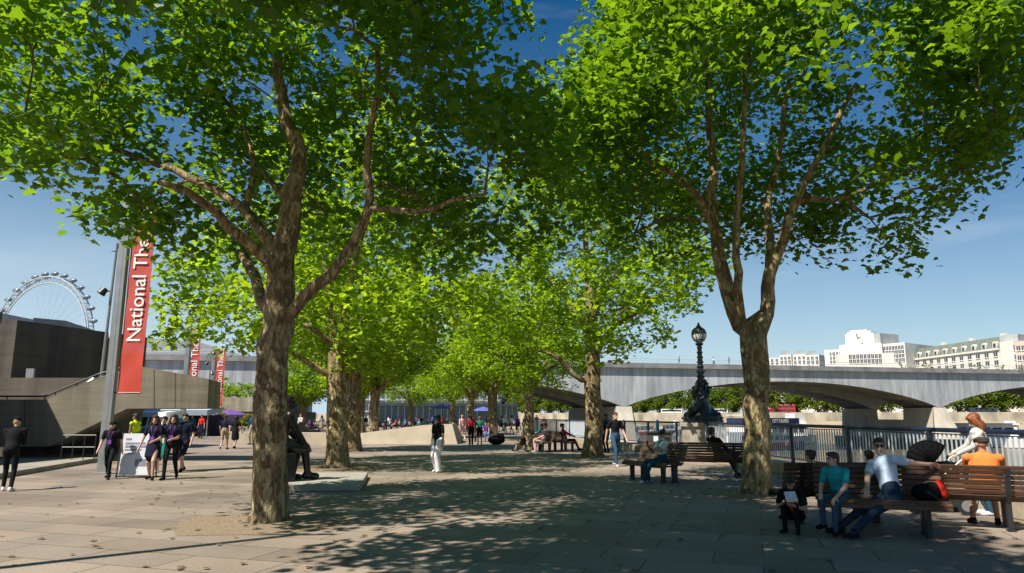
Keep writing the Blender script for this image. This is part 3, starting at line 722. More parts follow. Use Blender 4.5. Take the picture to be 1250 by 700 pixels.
# low white blocks left of the clock tower
for k, (x0, x1, yt, Y, mm, lab) in enumerate([(928, 957, 437.5, 520, M_WST, 'low white terrace building furthest left on the skyline'), (952, 966, 434, 505, M_WST2, 'white building with grey shadowed flank left on the skyline'), (968, 984, 433.5, 500, M_WST, 'square white building in the middle of the low skyline group'), (984, 1000, 434, 490, M_WST2, 'white rooftop building beside the stepped office block')]):
    o = thing('skyline_building', lab, 'building'); f = fpx(x0, x1, Y, Y - 6, 18)
    poly_block(o, 'wall', f, 0, zat(yt, Y), mm); facade(o, f[0], f[1], zat(446, Y), zat(yt + 1.5, Y), 5 if x1 - x0 > 18 else 3, 2, 1.6, 2.2)
    if k: 
        c0 = Vector(f[2]); mb = MB(); mb.box(-2.2, 2.2, -2, 2, 0, 3.2); mb.build('roof_house', M_GREYD, o, loc=((f[0][0] + f[1][0]) / 2 + 2, (f[0][1] + f[1][1]) / 2 + 6, zat(yt, Y)))
# ---------------------------------------------------------------- trees along the far bank
def far_tree(label, seed, H, R):
    rng = np.random.default_rng(seed)
    pts = crown_points(rng, 210, (0, 0), R, lambda q: 1.2 + 2 * q ** 2, lambda q: H * (.45 + .55 * math.sqrt(max(0, 1 - q * q))), .25)
    lim = generic_limbs((0, 0), 3.2, .4, rng, R=R, top=H)
    return grow('embankment_tree', label, lim, pts, rng, per=20, spread=.7, size=.8, leaf=M_LEAFF, detail=False, group='trees lining the far embankment', base=(0, 0), twigleaf=False, step=1.2)
ft = [far_tree('round green tree lining the far embankment seen under the bridge', 5, 16, 6.2), far_tree('round green tree lining the far embankment seen under the bridge', 6, 18, 6.6)]
rng = np.random.default_rng(21); k = 0
for i in range(len(BANK) - 1):
    a, b = Vector(BANK[i]), Vector(BANK[i + 1]); L = (b - a).length; t = (b - a) / L; nn = Vector((-t.y, t.x))
    if i == 0 or i == 6: continue
    for s in np.arange(0, L, 8.6 if 1 < i < 6 else 14):
        for row in (0, 1):
            p = a + t * (s + rng.uniform(-1.5, 1.5)) + nn * (9 + row * 16 + rng.uniform(-1, 1))
            px = 625 + F_PX * p.x / p.y
            if not (560 < px < 1290) or (row and k % 2): 
                k += 1; continue
            src = ft[k % 2]; sc = rng.uniform(.85, 1.12); k += 1
            dup(src, loc=(p.x, p.y, 2.1), rz=rng.uniform(0, 6), scale=sc * 1.15)
for o in ft:
    for ch in list(o.children): bpy.data.objects.remove(ch)
    bpy.data.objects.remove(o)
# ---------------------------------------------------------------- big wheel
wheel = thing('observation_wheel', 'giant pale observation wheel with glass pods rising behind the theatre', 'ferris wheel', (at(39, 508, 655).x, 655, 68), 0)
M_WH = mat('hazy_wheel_white', (.42, .46, .50), .5, .05); M_POD = mat('pod_glass', (.16, .21, .26), .25, .3, .3)  # distance haze put into the blue-grey of the white wheel paint
Wd = Matrix.Rotation(math.radians(-19), 3, 'Z')  # wheel plane x axis
def wp(r, a, y=0): return Wd @ Vector((r * math.cos(a), y, r * math.sin(a)))
mb = MB(); n = 96
for (r, y, th) in ((60, -2.6, .65), (60, 2.6, .65), (54.5, 0, .75)):
    mb.tube([wp(r, 2 * PI * k / n, y) for k in range(n + 1)], th, 5, cap=False)
for k in range(n):
    a, a2 = 2 * PI * k / n, 2 * PI * (k + 1) / n
    for y in (-2.6, 2.6): mb.tube([wp(60, a if k % 2 else a2, y), wp(54.5, a2 if k % 2 else a, 0)], .2, 4, cap=False)
    mb.tube([wp(60, a, -2.6), wp(60, a, 2.6)], .2, 4, cap=False)
mb.build('rim', M_WH, wheel)
mb = MB()
for k in range(64): mb.tube([wp(1.5, 2 * PI * k / 64, 6 if k % 2 else -6), wp(54.5, 2 * PI * k / 64)], .05, 3, cap=False)
mb.build('spokes', M_WH, wheel)
mb = MB(); mb.tube([wp(0, 0, -14), wp(0, 0, 14)], 1.9, 12); mb.build('hub', M_WH, wheel)
mb = MB()
for x in (-26, 26): mb.tube([wp(0, 0, 13), Wd @ Vector((x, 34, -68))], 1.6, 8)
mb.build('support_leg', M_WH, wheel)
pod = MB(); pod.ell((0, 0, 0), 4.6, 2.4, 2.1, 14, 10); pm = None
for k in range(32):
    a = 2 * PI * (k + .35) / 32; p = wp(63.2, a)
    if pm is None: o = pod.build('pod', M_POD, wheel, smooth='all'); pm = o
    else: o = pm.copy(); C.objects.link(o); o.parent = wheel
    o.location = p; o.rotation_euler = (0, 0, math.radians(-19))
# ---------------------------------------------------------------- theatre on the left
def board_mat(name, c, sc=1.0):
    m, nt, b = _nt(name)
    v = coords(nt, (.35, .35, 4 * sc)); n = N(nt, 'ShaderNodeTexNoise'); n.inputs['Scale'].default_value = 1.0; n.inputs['Detail'].default_value = 6; nt.links.new(v, n.inputs['Vector'])
    n2 = N(nt, 'ShaderNodeTexNoise'); n2.inputs['Scale'].default_value = .45; n2.inputs['Detail'].default_value = 6; nt.links.new(coords(nt, (2.6, 2.6, .3)), n2.inputs['Vector'])
    r = ramp(nt, n.outputs['Fac'], [(.3, tuple(x * .82 for x in c)), (.7, tuple(x * 1.12 for x in c))]); r2 = ramp(nt, n2.outputs['Fac'], [(.34, (.55, .55, .52)), (.66, (1.14, 1.12, 1.08))])
    mx = N(nt, 'ShaderNodeMix', data_type='RGBA', blend_type='MULTIPLY'); mx.inputs[0].default_value = 1
    nt.links.new(r.outputs[0], mx.inputs[6]); nt.links.new(r2.outputs[0], mx.inputs[7]); nt.links.new(mx.outputs[2], b.inputs['Base Color'])
    b.inputs['Roughness'].default_value = .9; bump(nt, b, n.outputs['Fac'], .5, .03); return m
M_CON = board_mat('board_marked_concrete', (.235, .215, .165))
M_COND = board_mat('shaded_weathered_concrete', (.12, .105, .09))  # darker copy of the concrete; wall and recess shade put into the colour
M_STEEL = mat('grey_steel', (.30, .31, .31), .45, .1, 3, metal=.5)
M_BLACKM = mat('black_metal', (.02, .022, .025), .45, .2, 5)
th_ = thing('concrete_theatre', 'brutalist concrete theatre with dark upper wall and sloping stair on the left', 'building')
Ys = 26.0
P = [(-60, 488), (55, 488), (120, 462), (170, 447), (255, 463), (253, 498.5), (155, 499), (60, 545), (-60, 547)]
mb = MB(); mb.prism([at(x, y, Ys) for x, y in P], (-.6, 2.6, 0)); stair = mb.build('stair_wall', M_CON, th_)
# formwork joints standing a little proud
for (x0, y0, y1) in ((188, 451.5, 498), (214, 456, 498), (30, 489, 545)):
    a, b = at(x0, y0, Ys - .004), at(x0, y1, Ys - .004); mb = MB(); mb.bar(a, b, .035, .012, up=(0, 1, 0)); mb.build('joint_line', M_COND, stair)
mb = MB()
a = [at(-60, 484, Ys + .2), at(55, 484, Ys + .2), at(120, 457, Ys + .2), at(166, 444, Ys + .2)]
mb.tube(a, .035, 6); mb.tube([p - Vector((0, 0, .14)) for p in a], .022, 6)
for i in range(3):
    for tt in (.2, .6, 1): q = a[i].lerp(a[i + 1], tt); mb.tube([q, q - Vector((0, 0, .3))], .02, 5)
mb.build('handrail', M_BLACKM, stair)
# upper wall
A, B = at(8, 500, 31), at(172, 500, 38)
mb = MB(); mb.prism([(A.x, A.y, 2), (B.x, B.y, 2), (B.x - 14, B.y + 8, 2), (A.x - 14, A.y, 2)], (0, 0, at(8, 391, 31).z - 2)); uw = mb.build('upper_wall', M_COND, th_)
mb = MB(); p = A.lerp(B, .12); t = (B - A).normalized(); nr = Vector((t.y, -t.x, 0))
q = at(30, 468, 30.8); mb.prism([q, q + Vector((.32, .02, 0)), q + Vector((.32, .02, .62)), q + Vector((0, 0, .62))], (0, .12, 0)); mb.build('wall_light', mat('grey_light', (.25, .26, .27), .5), uw)
for (x0, x1, y1, Y) in ((37, 78, 388, 46), (78, 96, 394, 48)):
    a, b = at(x0, 420, Y), at(x1, 420, Y + 1.5); mb = MB(); mb.prism([(a.x, a.y, 4), (b.x, b.y, 4), (b.x - 2, b.y + 8, 4), (a.x - 2, a.y + 8, 4)], (0, 0, at(x0, y1, Y).z - 4)); mb.build('roof_plant', mat('plant_room', (.30, .29, .30), .8), th_)
a = at(0, 384, 52); mb = MB(); mb.box(a.x - 14, a.x + 1.2, 50, 60, 4, at(0, 386, 52).z); mb.build('roof_plant', M_GREYD, th_)
# dark recess under the stair and wing towards the viewer
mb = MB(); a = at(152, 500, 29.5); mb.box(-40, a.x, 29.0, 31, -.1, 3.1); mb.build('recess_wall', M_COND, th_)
mb = MB(); mb.box(-42, -18.7, 6, 25.8, -.1, 4.9); mb.box(-42.5, -18.5, 5.6, 25.95, 4.9, 5.3); mb.build('side_wing', M_CON, th_)
mb = MB(); a, b = gnd(0, 597), gnd(120, 564)
mb.prism([(-18.6, a.y - 2, -.05), (a.x - 1, a.y - 1.2, -.05), (b.x, b.y, -.05), (b.x, 28.9, -.05), (-18.6, 28.9, -.05)], (0, 0, .19)); mb.build('raised_kerb', mat('kerb_stone', (.30, .27, .23), .85, .2, 1.5), th_)
mb = MB(); q0, q1 = at(75, 552, 25.2), at(116, 548, 25.2)
for z in (.55, .95): mb.tube([(q0.x, 25.2, z), (q1.x, 25.2, z)], .02, 6)
for k in range(4): x = q0.x + (q1.x - q0.x) * k / 3; mb.tube([(x, 25.2, .14), (x, 25.2, .96)], .02, 6)
mb.build('barrier_rail', M_BLACKM, th_)
# ---- far terrace with plants
ter = thing('planted_terrace', 'low concrete terrace with green shrubs along its top and dark shops beneath', 'building')
Yt = 78
a, b = at(236, 500, Yt), at(352, 500, Yt - 8)
mb = MB(); z0, z1 = at(270, 503, Yt).z, at(270, 486.5, Yt).z
mb.prism([(a.x, a.y, z0), (b.x, b.y, z0), (b.x - 2, b.y + 14, z0), (a.x - 4, a.y + 14, z0)], (0, 0, z1 - z0)); mb.build('parapet_wall', M_CON, ter)
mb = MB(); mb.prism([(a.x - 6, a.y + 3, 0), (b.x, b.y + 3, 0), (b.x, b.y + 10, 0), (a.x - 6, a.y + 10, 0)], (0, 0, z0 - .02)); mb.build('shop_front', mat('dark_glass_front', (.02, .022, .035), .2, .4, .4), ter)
def shrub(name, label, p, R, H, n, seed, parent=None, leafm=None, size=.2, group=None):
    rng = np.random.default_rng(seed); pts = np.array([(rng.normal(0, R * .45), rng.normal(0, R * .45), rng.uniform(.15, 1) * H) for _ in range(n)])
    pts = pts[np.hypot(pts[:, 0], pts[:, 1]) < R * (1.1 - .4 * pts[:, 2] / H)]
    me = leaf_mesh('foliage' if not parent else name, pts, 14, .14, size, leafm or M_LEAFB, rng, False)
    if parent: o = bpy.data.objects.new(name, me); C.objects.link(o); o.parent = parent; o.location = p; return o
    root = thing(name, label, 'shrub', p, 0, group); o = bpy.data.objects.new('foliage', me); C.objects.link(o); o.parent = root
    mb = MB()
    for k in range(5): mb.tube([(0, 0, 0), (rng.normal(0, R * .2), rng.normal(0, R * .2), H * .5), (rng.normal(0, R * .35), rng.normal(0, R * .35), H * .85)], [.03, .02, .008], 5)
    mb.build('stem', M_BARKD, root); return root
for k, (x, H) in enumerate(((246, 1.2), (268, 2.6), (281, 1.4), (294, 1.7), (310, 1.5), (326, 1.9), (342, 1.4))):
    p = at(x, 487, Yt - 1 - k * .6 + 2.5); p.z = z1 - .05
    shrub('terrace_shrub', ['low shrub at the left end of the terrace top', 'tall feathery shrub on the terrace beside the third red banner', 'round low shrub on the concrete terrace right of the third banner', 'bushy shrub on the terrace edge beside the big tree trunk', 'shrub on the concrete terrace hidden behind the big trunk', 'shrub on the terrace top just right of the big trunk', 'small shrub at the right end of the terrace top'][k], p, 1.5, H, 60, 40 + k, group='shrubs along the concrete terrace')
# light awning
aw = thing('market_awning', 'long pale blue awning over a dark stall row beneath the concrete stair', 'awning')
a, b = at(150, 503, 56), at(253, 503, 58); z = at(200, 500.5, 56).z
mb = MB(); mb.prism([(a.x, a.y, z), (b.x, b.y, z), (b.x, b.y, z - .42), (a.x, a.y, z - .42)], (-.2, 3.5, .3)); mb.build('canopy', mat('pale_blue_canvas', (.42, .50, .58), .7, .1, 2), aw)
mb = MB()
for k in range(5): q = a.lerp(b, k / 4); mb.tube([(q.x, q.y + .15, 0), (q.x, q.y + .15, z - .3)], .05, 6)
mb.build('post', M_STEEL, aw)
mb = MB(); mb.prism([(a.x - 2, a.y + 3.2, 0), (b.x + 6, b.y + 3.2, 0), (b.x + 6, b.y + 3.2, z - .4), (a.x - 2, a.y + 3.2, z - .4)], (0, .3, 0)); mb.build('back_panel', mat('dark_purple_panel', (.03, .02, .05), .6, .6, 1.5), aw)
mb = MB(); q = at(178, 507, 55.5); mb.prism([at(152, 504, 55.8), at(186, 504, 55.8), at(186, 509, 55.8), at(152, 509, 55.8)], (0, .1, 0)); mb.build('sign_board', mat('teal_board', (.02, .20, .20), .6), aw)
# purple parasols and planters by the far stalls
def parasol(label, p, H, R, m, closed=False, group=None, pole=None):
    r = thing('parasol', label, 'parasol', p, 0, group)
    mb = MB(); mb.tube([(0, 0, 0), (0, 0, H)], .035, 6); mb.lathe([(.25, 0), (.25, .08), (.06, .12)], 10); mb.build('pole', pole or M_BLACKM, r)
    mb = MB(); mb.lathe([(R, H - .55), (R * .96, H - .5), (R * .5, H - .2), (.05, H + .02)], 8) if not closed else mb.lathe([(.12, H - 1.7), (.26, H - 1.6), (.2, H - .9), (.1, H - .25), (.03, H)], 8)
    mb.build('canopy', m, r); return r
M_PURP = mat('purple_canvas', (.16, .07, .30), .7); M_NAVYC = mat('navy_canvas', (.015, .018, .05), .7); M_BLUEC = mat('blue_canvas', (.10, .12, .35), .7); M_DKGREEN = mat('dark_green_canvas', (.01, .05, .035), .7)
parasol('wide purple parasol over the planters near the theatre terrace', (*gnd(276, 529)[:2], 0), 2.25, 1.9, M_PURP)
for k, (x, py, lab) in enumerate([(248, 531, 'yellow green bush in a planter next to the third banner pole'), (264, 531, 'tall yellow green bush beside the dark clothed couple'), (305, 532, 'yellow green bush in a stone planter left of the big trunk')]):
    p = gnd(x, py); r = thing('planter', lab, 'planter', (p.x, p.y, 0)); mb = MB(); mb.lathe([(.75, 0), (.85, .7), (.78, .72), (.76, .6)], 12); mb.build('pot', mat('planter_stone', (.34, .31, .27), .9, .2, 2), r)
    shrub('bush', None, (0, 0, .55), 1.1, 1.9 if k == 1 else 1.2, 60, 60 + k, parent=r, leafm=leaf_mat('lime_leaves%d' % k, (.13, .17, .012), (.42, .5, .02), .4))
# ---- banners
M_RED = mat('red_banner_cloth', (.50, .07, .055), .65, .07, 1.2); M_RED2 = mat('deep_red_banner_cloth', (.52, .055, .03), .65, .07, 1.2); M_LET = mat('white_lettering', (.80, .80, .78), .6, .02)
def banner(label, p, H, bz0, bz1, bw, pw, size, rz=0.0, tz=.3, arm=True):
    r = thing('banner_pole', label, 'banner', p, rz)
    mb = MB(); mb.box(-pw / 2, pw / 2, -pw * .35, pw * .35, 0, H); mb.box(-pw * .7, pw * .7, -pw * .6, pw * .6, 0, .05); mb.box(-pw * .12, pw * .12, -pw * .37, -pw * .35, .3, H - .2); mb.build('pole', M_STEEL, r, bevel=.015)
    mb = MB(); nz = 24; x0 = pw / 2 + .07; vs = []
    for j in range(nz + 1):
        for i in range(5):
            z = bz0 + (bz1 - bz0) * j / nz; x = x0 + bw * i / 4; vs.append((x, .016 * math.sin(z * 2.1 + i) * (i / 4) + .009 * math.sin(z * 5.3 - i * 1.3), z))
    fs = [(j * 5 + i, j * 5 + i + 1, (j + 1) * 5 + i + 1, (j + 1) * 5 + i) for j in range(nz) for i in range(4)]
    mb.add(vs + [(x, y + .008, z) for x, y, z in vs], fs, 0); nv = len(vs); mb.add([(x, y + .008, z) for x, y, z in vs], [f[::-1] for f in fs], 0)
    mb.mi = [1 if (i % len(fs)) // 4 < 5 else 0 for i in range(len(mb.f))]
    cl = mb.build('banner_cloth', [M_RED, M_RED2], r, smooth='all', fix=False)
    M = Matrix.Translation((x0 + bw * .80, -.026, bz0 + (bz1 - bz0) * tz)) @ Matrix.Rotation(-PI / 2, 4, 'Y') @ Matrix.Rotation(PI / 2, 4, 'X')
    text('National Theatre', 'lettering', size, M_LET, cl, M)
    mb = MB()
    for z in (bz0 + .03, bz1 - .03): mb.tube([(0, 0, z), (x0 + bw, 0, z)], .018, 6)
    if arm: mb.tube([(-.9, 0, H - .35), (0, 0, H - .35)], .04, 6)
    mb.build('banner_arm', M_BLACKM, r); return r
p = gnd(125, 579)
banner('tall grey pole with a large red National Theatre banner, nearest of the three', p, 8.4, 2.22, 7.75, .66, .25, .58, tz=.265, arm=False)
p = at(223, 508, 50); banner('red National Theatre banner half hidden behind the concrete stair wall', (p.x, p.y, 0), 7.9, 2.2, 7.6, .62, .30, .66, tz=.17)
p = at(256, 508, 66); banner('furthest red National Theatre banner on a pole carrying small lamps', (p.x, p.y, 0), 7.9, 1.9, 7.6, .82, .30, .70, tz=.25, arm=False)
def spot_mast(label, p, z0, H, lean, n):
    r = thing('light_mast', label, 'lamp post', p); mb = MB(); mb.tube([(0, 0, z0), (lean, 0, H)], [.06, .045], 8); mb.build('mast', M_STEEL, r)
    for k in range(n):
        z = z0 + (H - z0) * (.12 + .85 * k / max(n - 1, 1)); x = lean * (z - z0) / (H - z0); s = -1 if k % 2 == 0 else 1
        mb = MB(); mb.tube([(x, 0, z), (x + s * .22, -.06, z)], .025, 5); M = Matrix.Rotation(s * .9, 3, 'Y')
        for a0, a1, rr in ((0, .3, (.13, .15)),):
            mb.tube([(x + s * .2, -.06, z + .1), (x + s * .32, -.14, z - .12)], [.11, .16], 10)
        mb.build('spotlight', M_BLACKM if k else M_STEEL, r)
    return r
p = at(121, 480, 26.6); spot_mast('thin mast carrying small spotlights behind the nearest red banner', (p.x, p.y, 0), p.z - .3, at(131, 297, 26.6).z, .12, 4)
p = at(252, 508, 65); spot_mast('short lamp mast with a column of small lights beside the furthest banner', (p.x, p.y, 0), 0, 7.4, 0, 8)
# ---- round concert hall behind the bridge
rh = thing('concert_hall', 'grey concert hall with a shallow curved roof behind the bridge on the left', 'building')
Yh = 170; xs = [at(q, 440, Yh).x for q in (150, 200, 245, 290, 330)]; zs = [at(200, q, Yh).z for q in (413, 414, 419, 432, 446)]
mb = MB(); mb.prism([(xs[0] - 20, Yh, 0), (xs[-1], Yh, 0)] + [(x, Yh, z) for x, z in zip(xs[::-1], zs[::-1])] + [(xs[0] - 20, Yh, zs[0] - .5)], (-6, 60, 0)); mb.build('roof_shell', mat('hall_roof_grey', (.26, .29, .32), .6, .12, .08), rh)
facade(rh, (xs[0], Yh), (xs[3], Yh), 3.5, 9.5, 9, 2, 3.2, 2.2)
# ---- low concrete walls and sloped paving ramp
M_RAMP = mat('sandy_concrete', (.34, .285, .21), .9, .12, 1.2, bmp=.15)
a, b = gnd(425, 541.5), gnd(548, 541.5)
mb = MB(); A1, B1 = Vector((a.x, 39, 0)), Vector((b.x + 1.6, 39, 0))
mb.add([(A1.x, 38.6, -.02), (B1.x, 38.6, -.02), (B1.x - .4, 39.6, 1.12), (B1.x - 2.0, 39.5, 1.08), (A1.x + 1.0, 39.3, .5), (B1.x, 44, -.02), (A1.x, 44, -.02), (B1.x - .4, 43, 1.12), (A1.x + 1, 43, .5)],
       [(0, 1, 2, 3, 4), (1, 5, 7, 2), (4, 3, 2, 7, 8), (0, 4, 8, 6), (5, 6, 8, 7), (0, 6, 5, 1)])
mb.v = [(x - 1.0, y + 3.8, z) for x, y, z in mb.v]
tag(mb.build('sloping_wall', M_RAMP), 'sandy concrete ramp wall sloping up to the right in mid distance', 'wall')
a, b = gnd(270, 542), gnd(432, 545); mb = MB(); mb.prism([(a.x, a.y, -.02), (b.x, b.y, -.02), (b.x, b.y + .5, -.02), (a.x, a.y + .5, -.02)], (0, 0, .72))
tag(mb.build('low_wall', M_RAMP, bevel=.03), 'low straight concrete wall behind the bronze statue', 'wall')
# ---- statue slab
M_SLAB = mat('grey_slab_stone', (.33, .31, .27), .8, .15, 1.6, bmp=.1)
mb = MB(); c = [gnd(330, 601), gnd(440, 599.5), gnd(449, 583), gnd(352, 583)]
mb.prism([(p.x, p.y, 0.0) for p in c], (0, 0, .13)); tag(mb.build('statue_slab', M_SLAB, bevel=.02), 'low flat stone slab that the bronze statue sits on', 'plinth')
# ---- van
def van(label, p, rz, mb_col, top):
    r = thing('camper_van', label, 'van', p, rz)
    L, W = 4.2, 1.65
    def sect(x, w, zs): return [(x, -w / 2, zs[0]), (x, -w / 2 * 1.02, zs[1]), (x, -w / 2 * .8, zs[2]), (x, 0, zs[2] + .06), (x, w / 2 * .8, zs[2]), (x, w / 2 * 1.02, zs[1]), (x, w / 2, zs[0])]
    prof = [(-2.1, W * .86, (.35, .95, 1.45)), (-1.95, W, (.3, 1.0, 1.78)), (1.2, W, (.3, 1.0, 1.78)), (1.75, W * .97, (.3, 1.0, 1.5)), (2.1, W * .86, (.34, .95, 1.05))]
    mb = MB(); S_ = [sect(*q) for q in prof]; vs = [q for s in S_ for q in s]; n = 7
    for i in range(4):
        for k in range(6):
            mb.add([vs[i * n + k], vs[i * n + k + 1], vs[(i + 1) * n + k + 1], vs[(i + 1) * n + k]], [(0, 1, 2, 3)], 1 if 1 <= k <= 4 else 0)
        mb.add([vs[i * n], vs[i * n + 6], vs[(i + 1) * n + 6], vs[(i + 1) * n]], [(0, 1, 2, 3)], 0)
    mb.add(S_[0], [tuple(range(7))], 0); mb.add(S_[-1], [tuple(range(7))], 0)
    mb.build('body', [mb_col, top], r, smooth=True)
    for y in (-1, 1):
        mb = MB()
        for x0 in (-1.8, -.8, .2): mb.add([(x0, y * .835, 1.08), (x0 + .85, y * .835, 1.08), (x0 + .85, y * .735, 1.55), (x0, y * .735, 1.55)], [(0, 1, 2, 3)])
        mb.build('side_window', M_WIN, r)
    mb = MB(); mb.add([(1.80, -.66, 1.1), (1.80, .66, 1.1), (1.34, .6, 1.68), (1.34, -.6, 1.68)], [(0, 1, 2, 3)])
    for v in range(4): x, y, z = mb.v[v]; mb.v[v] = (x + .22, y, z + .02)
    mb.build('windscreen', M_WIN, r)
    for x in (-1.3, 1.3):
        for y in (-.78, .78):
            mb = MB(); mb.tube([(x, y - .1, .32), (x, y + .1, .32)], .32, 16); wl = mb.build('wheel', M_BLACKM, r)
            mb = MB(); mb.tube([(x, y - .11, .32), (x, y + .11, .32)], .17, 12); mb.build('hubcap', M_WHITE, wl)
    for y in (-.5, .5): mb = MB(); mb.ell((2.1, y, .78), .06, .12, .12, 10, 8); mb.build('headlight', M_WHITE, r)
    mb = MB(); mb.box(2.05, 2.2, -.75, .75, .36, .5); mb.build('bumper', M_WHITE, r); return r
p = gnd(178, 546.5); van('blue and white camper van parked beyond the young women', (p.x, p.y, 0), 2.75, mat('sky_blue_paint', (.03, .22, .48), .3, .05), M_WHITE)
# ---- glazed cafe under the bridge
M_GLZ = mat('cafe_glass', (.10, .15, .19), .1, .4, .5)
cf = thing('glazed_cafe', 'long glazed cafe front under the bridge behind the crowd', 'building')
a, b = at(455, 500, 118), at(632, 500, 126); z1 = 5.1; z0 = 3.2
mb = MB(); mb.prism([(a.x, a.y, 0), (b.x, b.y, 0), (b.x, b.y + 9, 0), (a.x, a.y + 9, 0)], (0, 0, z0)); mb.build('glass_front', M_GLZ, cf)
mb = MB(); mb.prism([(a.x, a.y - .8, z0 + .01), (b.x, b.y - .8, z0 + .01), (b.x, b.y + 9, z0 + .01), (a.x, a.y + 9, z0 + .01)], (0, 0, .5)); mb.build('fascia', mat('blue_grey_fascia', (.30, .36, .44), .6, .1, .8), cf)
mb = MB()
for k in range(25): q = a.lerp(b, k / 24); mb.box(q.x - .06, q.x + .06, q.y - .1, q.y - .01, 0, z0)
mb.build('mullion', M_WHITE, cf)
pb = thing('riverside_hall', 'pale concrete and glass hall seen far off beneath the bridge deck', 'building')
a, b = at(420, 500, 205), at(612, 500, 215); mb = MB(); mb.prism([(a.x, a.y, 0), (b.x, b.y, 0), (b.x, b.y + 20, 0), (a.x, a.y + 20, 0)], (0, 0, 9.5)); mb.build('wall', mat('pale_hall_wall', (.52, .54, .54), .7, .15, .2), pb)
facade(pb, (a.x, a.y), (b.x, b.y), 2.5, 9, 20, 2, 1.5, 2.2, M_GLZ)
# ---------------------------------------------------------------- riverside railing
M_NAVY = mat('navy_rail_paint', (.012, .02, .05), .35, .2, 4); M_BALU = mat('pale_baluster_paint', (.44, .50, .57), .4, .08, 3)
M_BLUEP = mat('bright_blue_paint', (.05, .28, .55), .4, .1); M_PLINTH = mat('kerb_granite', (.36, .30, .22), .85, .3, 2.2, bmp=.2)
RP = [(8.62, -9), (8.42, 4), (8.2, 11.6), (7.7, 22), (6.9, 28.5), (5.3, 37), (3.1, 47), (.9, 60)]
def along(P, step, t0=0):
    P = [Vector((*p, 0)) for p in P]; out = []; d = t0
    for a, b in zip(P[:-1], P[1:]):
        L = (b - a).length
        while d <= L: out.append(a.lerp(b, d / L)); d += step
        d -= L
    return out
rail = thing('riverside_railing', 'navy blue metal railing with pale upright bars along the river edge', 'railing')
posts = along(RP, 3.12, 1.4)
mb = MB()
mb.tube([(x, y, 1.34) for x, y in RP], .042, 8); mb.build('handrail', M_NAVY, rail, smooth=True)
mb = MB()
for a, b in zip(posts[:-1], posts[1:]): mb.bar(a + Vector((0, 0, .44)), b + Vector((0, 0, .44)), .05, .03); mb.bar(a + Vector((0, 0, 1.27)), b + Vector((0, 0, 1.27)), .04, .02)
mb.build('lower_rail', M_NAVY, rail)
for k, p in enumerate(posts):
    mb = MB(); mb.box(-.04, .04, -.04, .04, .3, 1.34); mb.box(-.08, .08, -.08, .08, .3, .33); mb.build('post', M_NAVY, rail, loc=p)
for a, b in zip(posts[:-1], posts[1:]):
    mb = MB(); n = int((b - a).length / .128)
    for i in range(1, n): q = a.lerp(b, i / n); mb.box(q.x - .011, q.x + .011, q.y - .011, q.y + .011, .445, 1.27)
    mb.build('baluster_panel', M_BALU, rail)
mb = MB(); P_ = RP
for (x0, y0), (x1, y1) in zip(P_[:-1], P_[1:]):
    t = Vector((x1 - x0, y1 - y0, 0)).normalized(); n = Vector((t.y, -t.x, 0)) * .27; a, b = Vector((x0, y0, 0)), Vector((x1, y1, 0)) - t * .012
    mb.prism([a - n, a + n, b + n, b - n], (0, 0, .31))
tag(mb.build('railing_plinth', M_PLINTH, bevel=.02), 'low granite plinth carrying the navy riverside railing', 'plinth')
# one bright blue post
p = at(782, 530, 31); x = None
bp = thing('mooring_post', 'slim bright blue post standing by the railing left of the dolphin lamp', 'post', (6.15, 31, 0)); mb = MB(); mb.lathe([(.06, 0), (.06, 1.3), (.075, 1.32), (.05, 1.42), (0.01, 1.44)], 10); mb.build('shaft', M_BLUEP, bp); mb = MB(); mb.lathe([(.1, 0), (.1, .06), (.07, .08)], 10); mb.build('base', M_NAVY, bp)
# sheet panels on the railing by the bridge
for k in range(2):
    a, b = at(690 + k * 38, 520, 47), at(726 + k * 36, 520, 46 - k)
    z1 = 1.35; hp = thing('hoarding_panel', ['pale grey hoarding panel on the far railing, left of the pair', 'pale grey hoarding panel on the far railing beside the plane trunk'][k], 'panel', (a.x, a.y, 0)); d = b - a
    mb = MB(); mb.bar((0, 0, .8), (d.x, d.y, .8), .05, 1.05); mb.build('sheet', mat('pale_hoarding', (.50, .53, .56), .5, .1), hp)
    mb = MB(); 
    for q in (0.02, .98): mb.box(d.x * q - .04, d.x * q + .04, d.y * q - .12, d.y * q - .04, 0, 1.4)
    mb.build('upright', M_STEEL, hp)
# ---------------------------------------------------------------- sturgeon lamp
pl = at(858, 515, 27.6); LX, LY = pl.x, pl.y
ped = thing('lamp_pedestal', 'square stone pedestal under the ornate black lamp', 'pedestal', (LX, LY, 0), -.18)
mb = MB(); mb.box(-.86, .86, -.7, .7, 0, .16); mb.box(-.78, .78, -.62, .62, .16, 1.2); mb.box(-.86, .86, -.7, .7, 1.2, 1.36); mb.build('block', mat('pedestal_granite', (.33, .30, .25), .85, .3, 3, bmp=.2), ped, bevel=.03)
M_IRON = mat('black_cast_iron', (.012, .02, .022), .35, .3, 8, bmp=.2)
lamp = thing('dolphin_lamp', 'ornate black cast iron lamp with coiled fish base and glass globe lantern', 'street lamp', (LX, LY, 1.36), -.18)
mb = MB(); mb.box(-.70, .70, -.58, .58, 0, .10); mb.box(-.60, .60, -.5, .5, .10, .2); mb.lathe([(.46, .2), (.36, .35), (.29, .6), (.23, .9), (.18, 1.1)], 16); mb.build('base', M_IRON, lamp, bevel=.02)
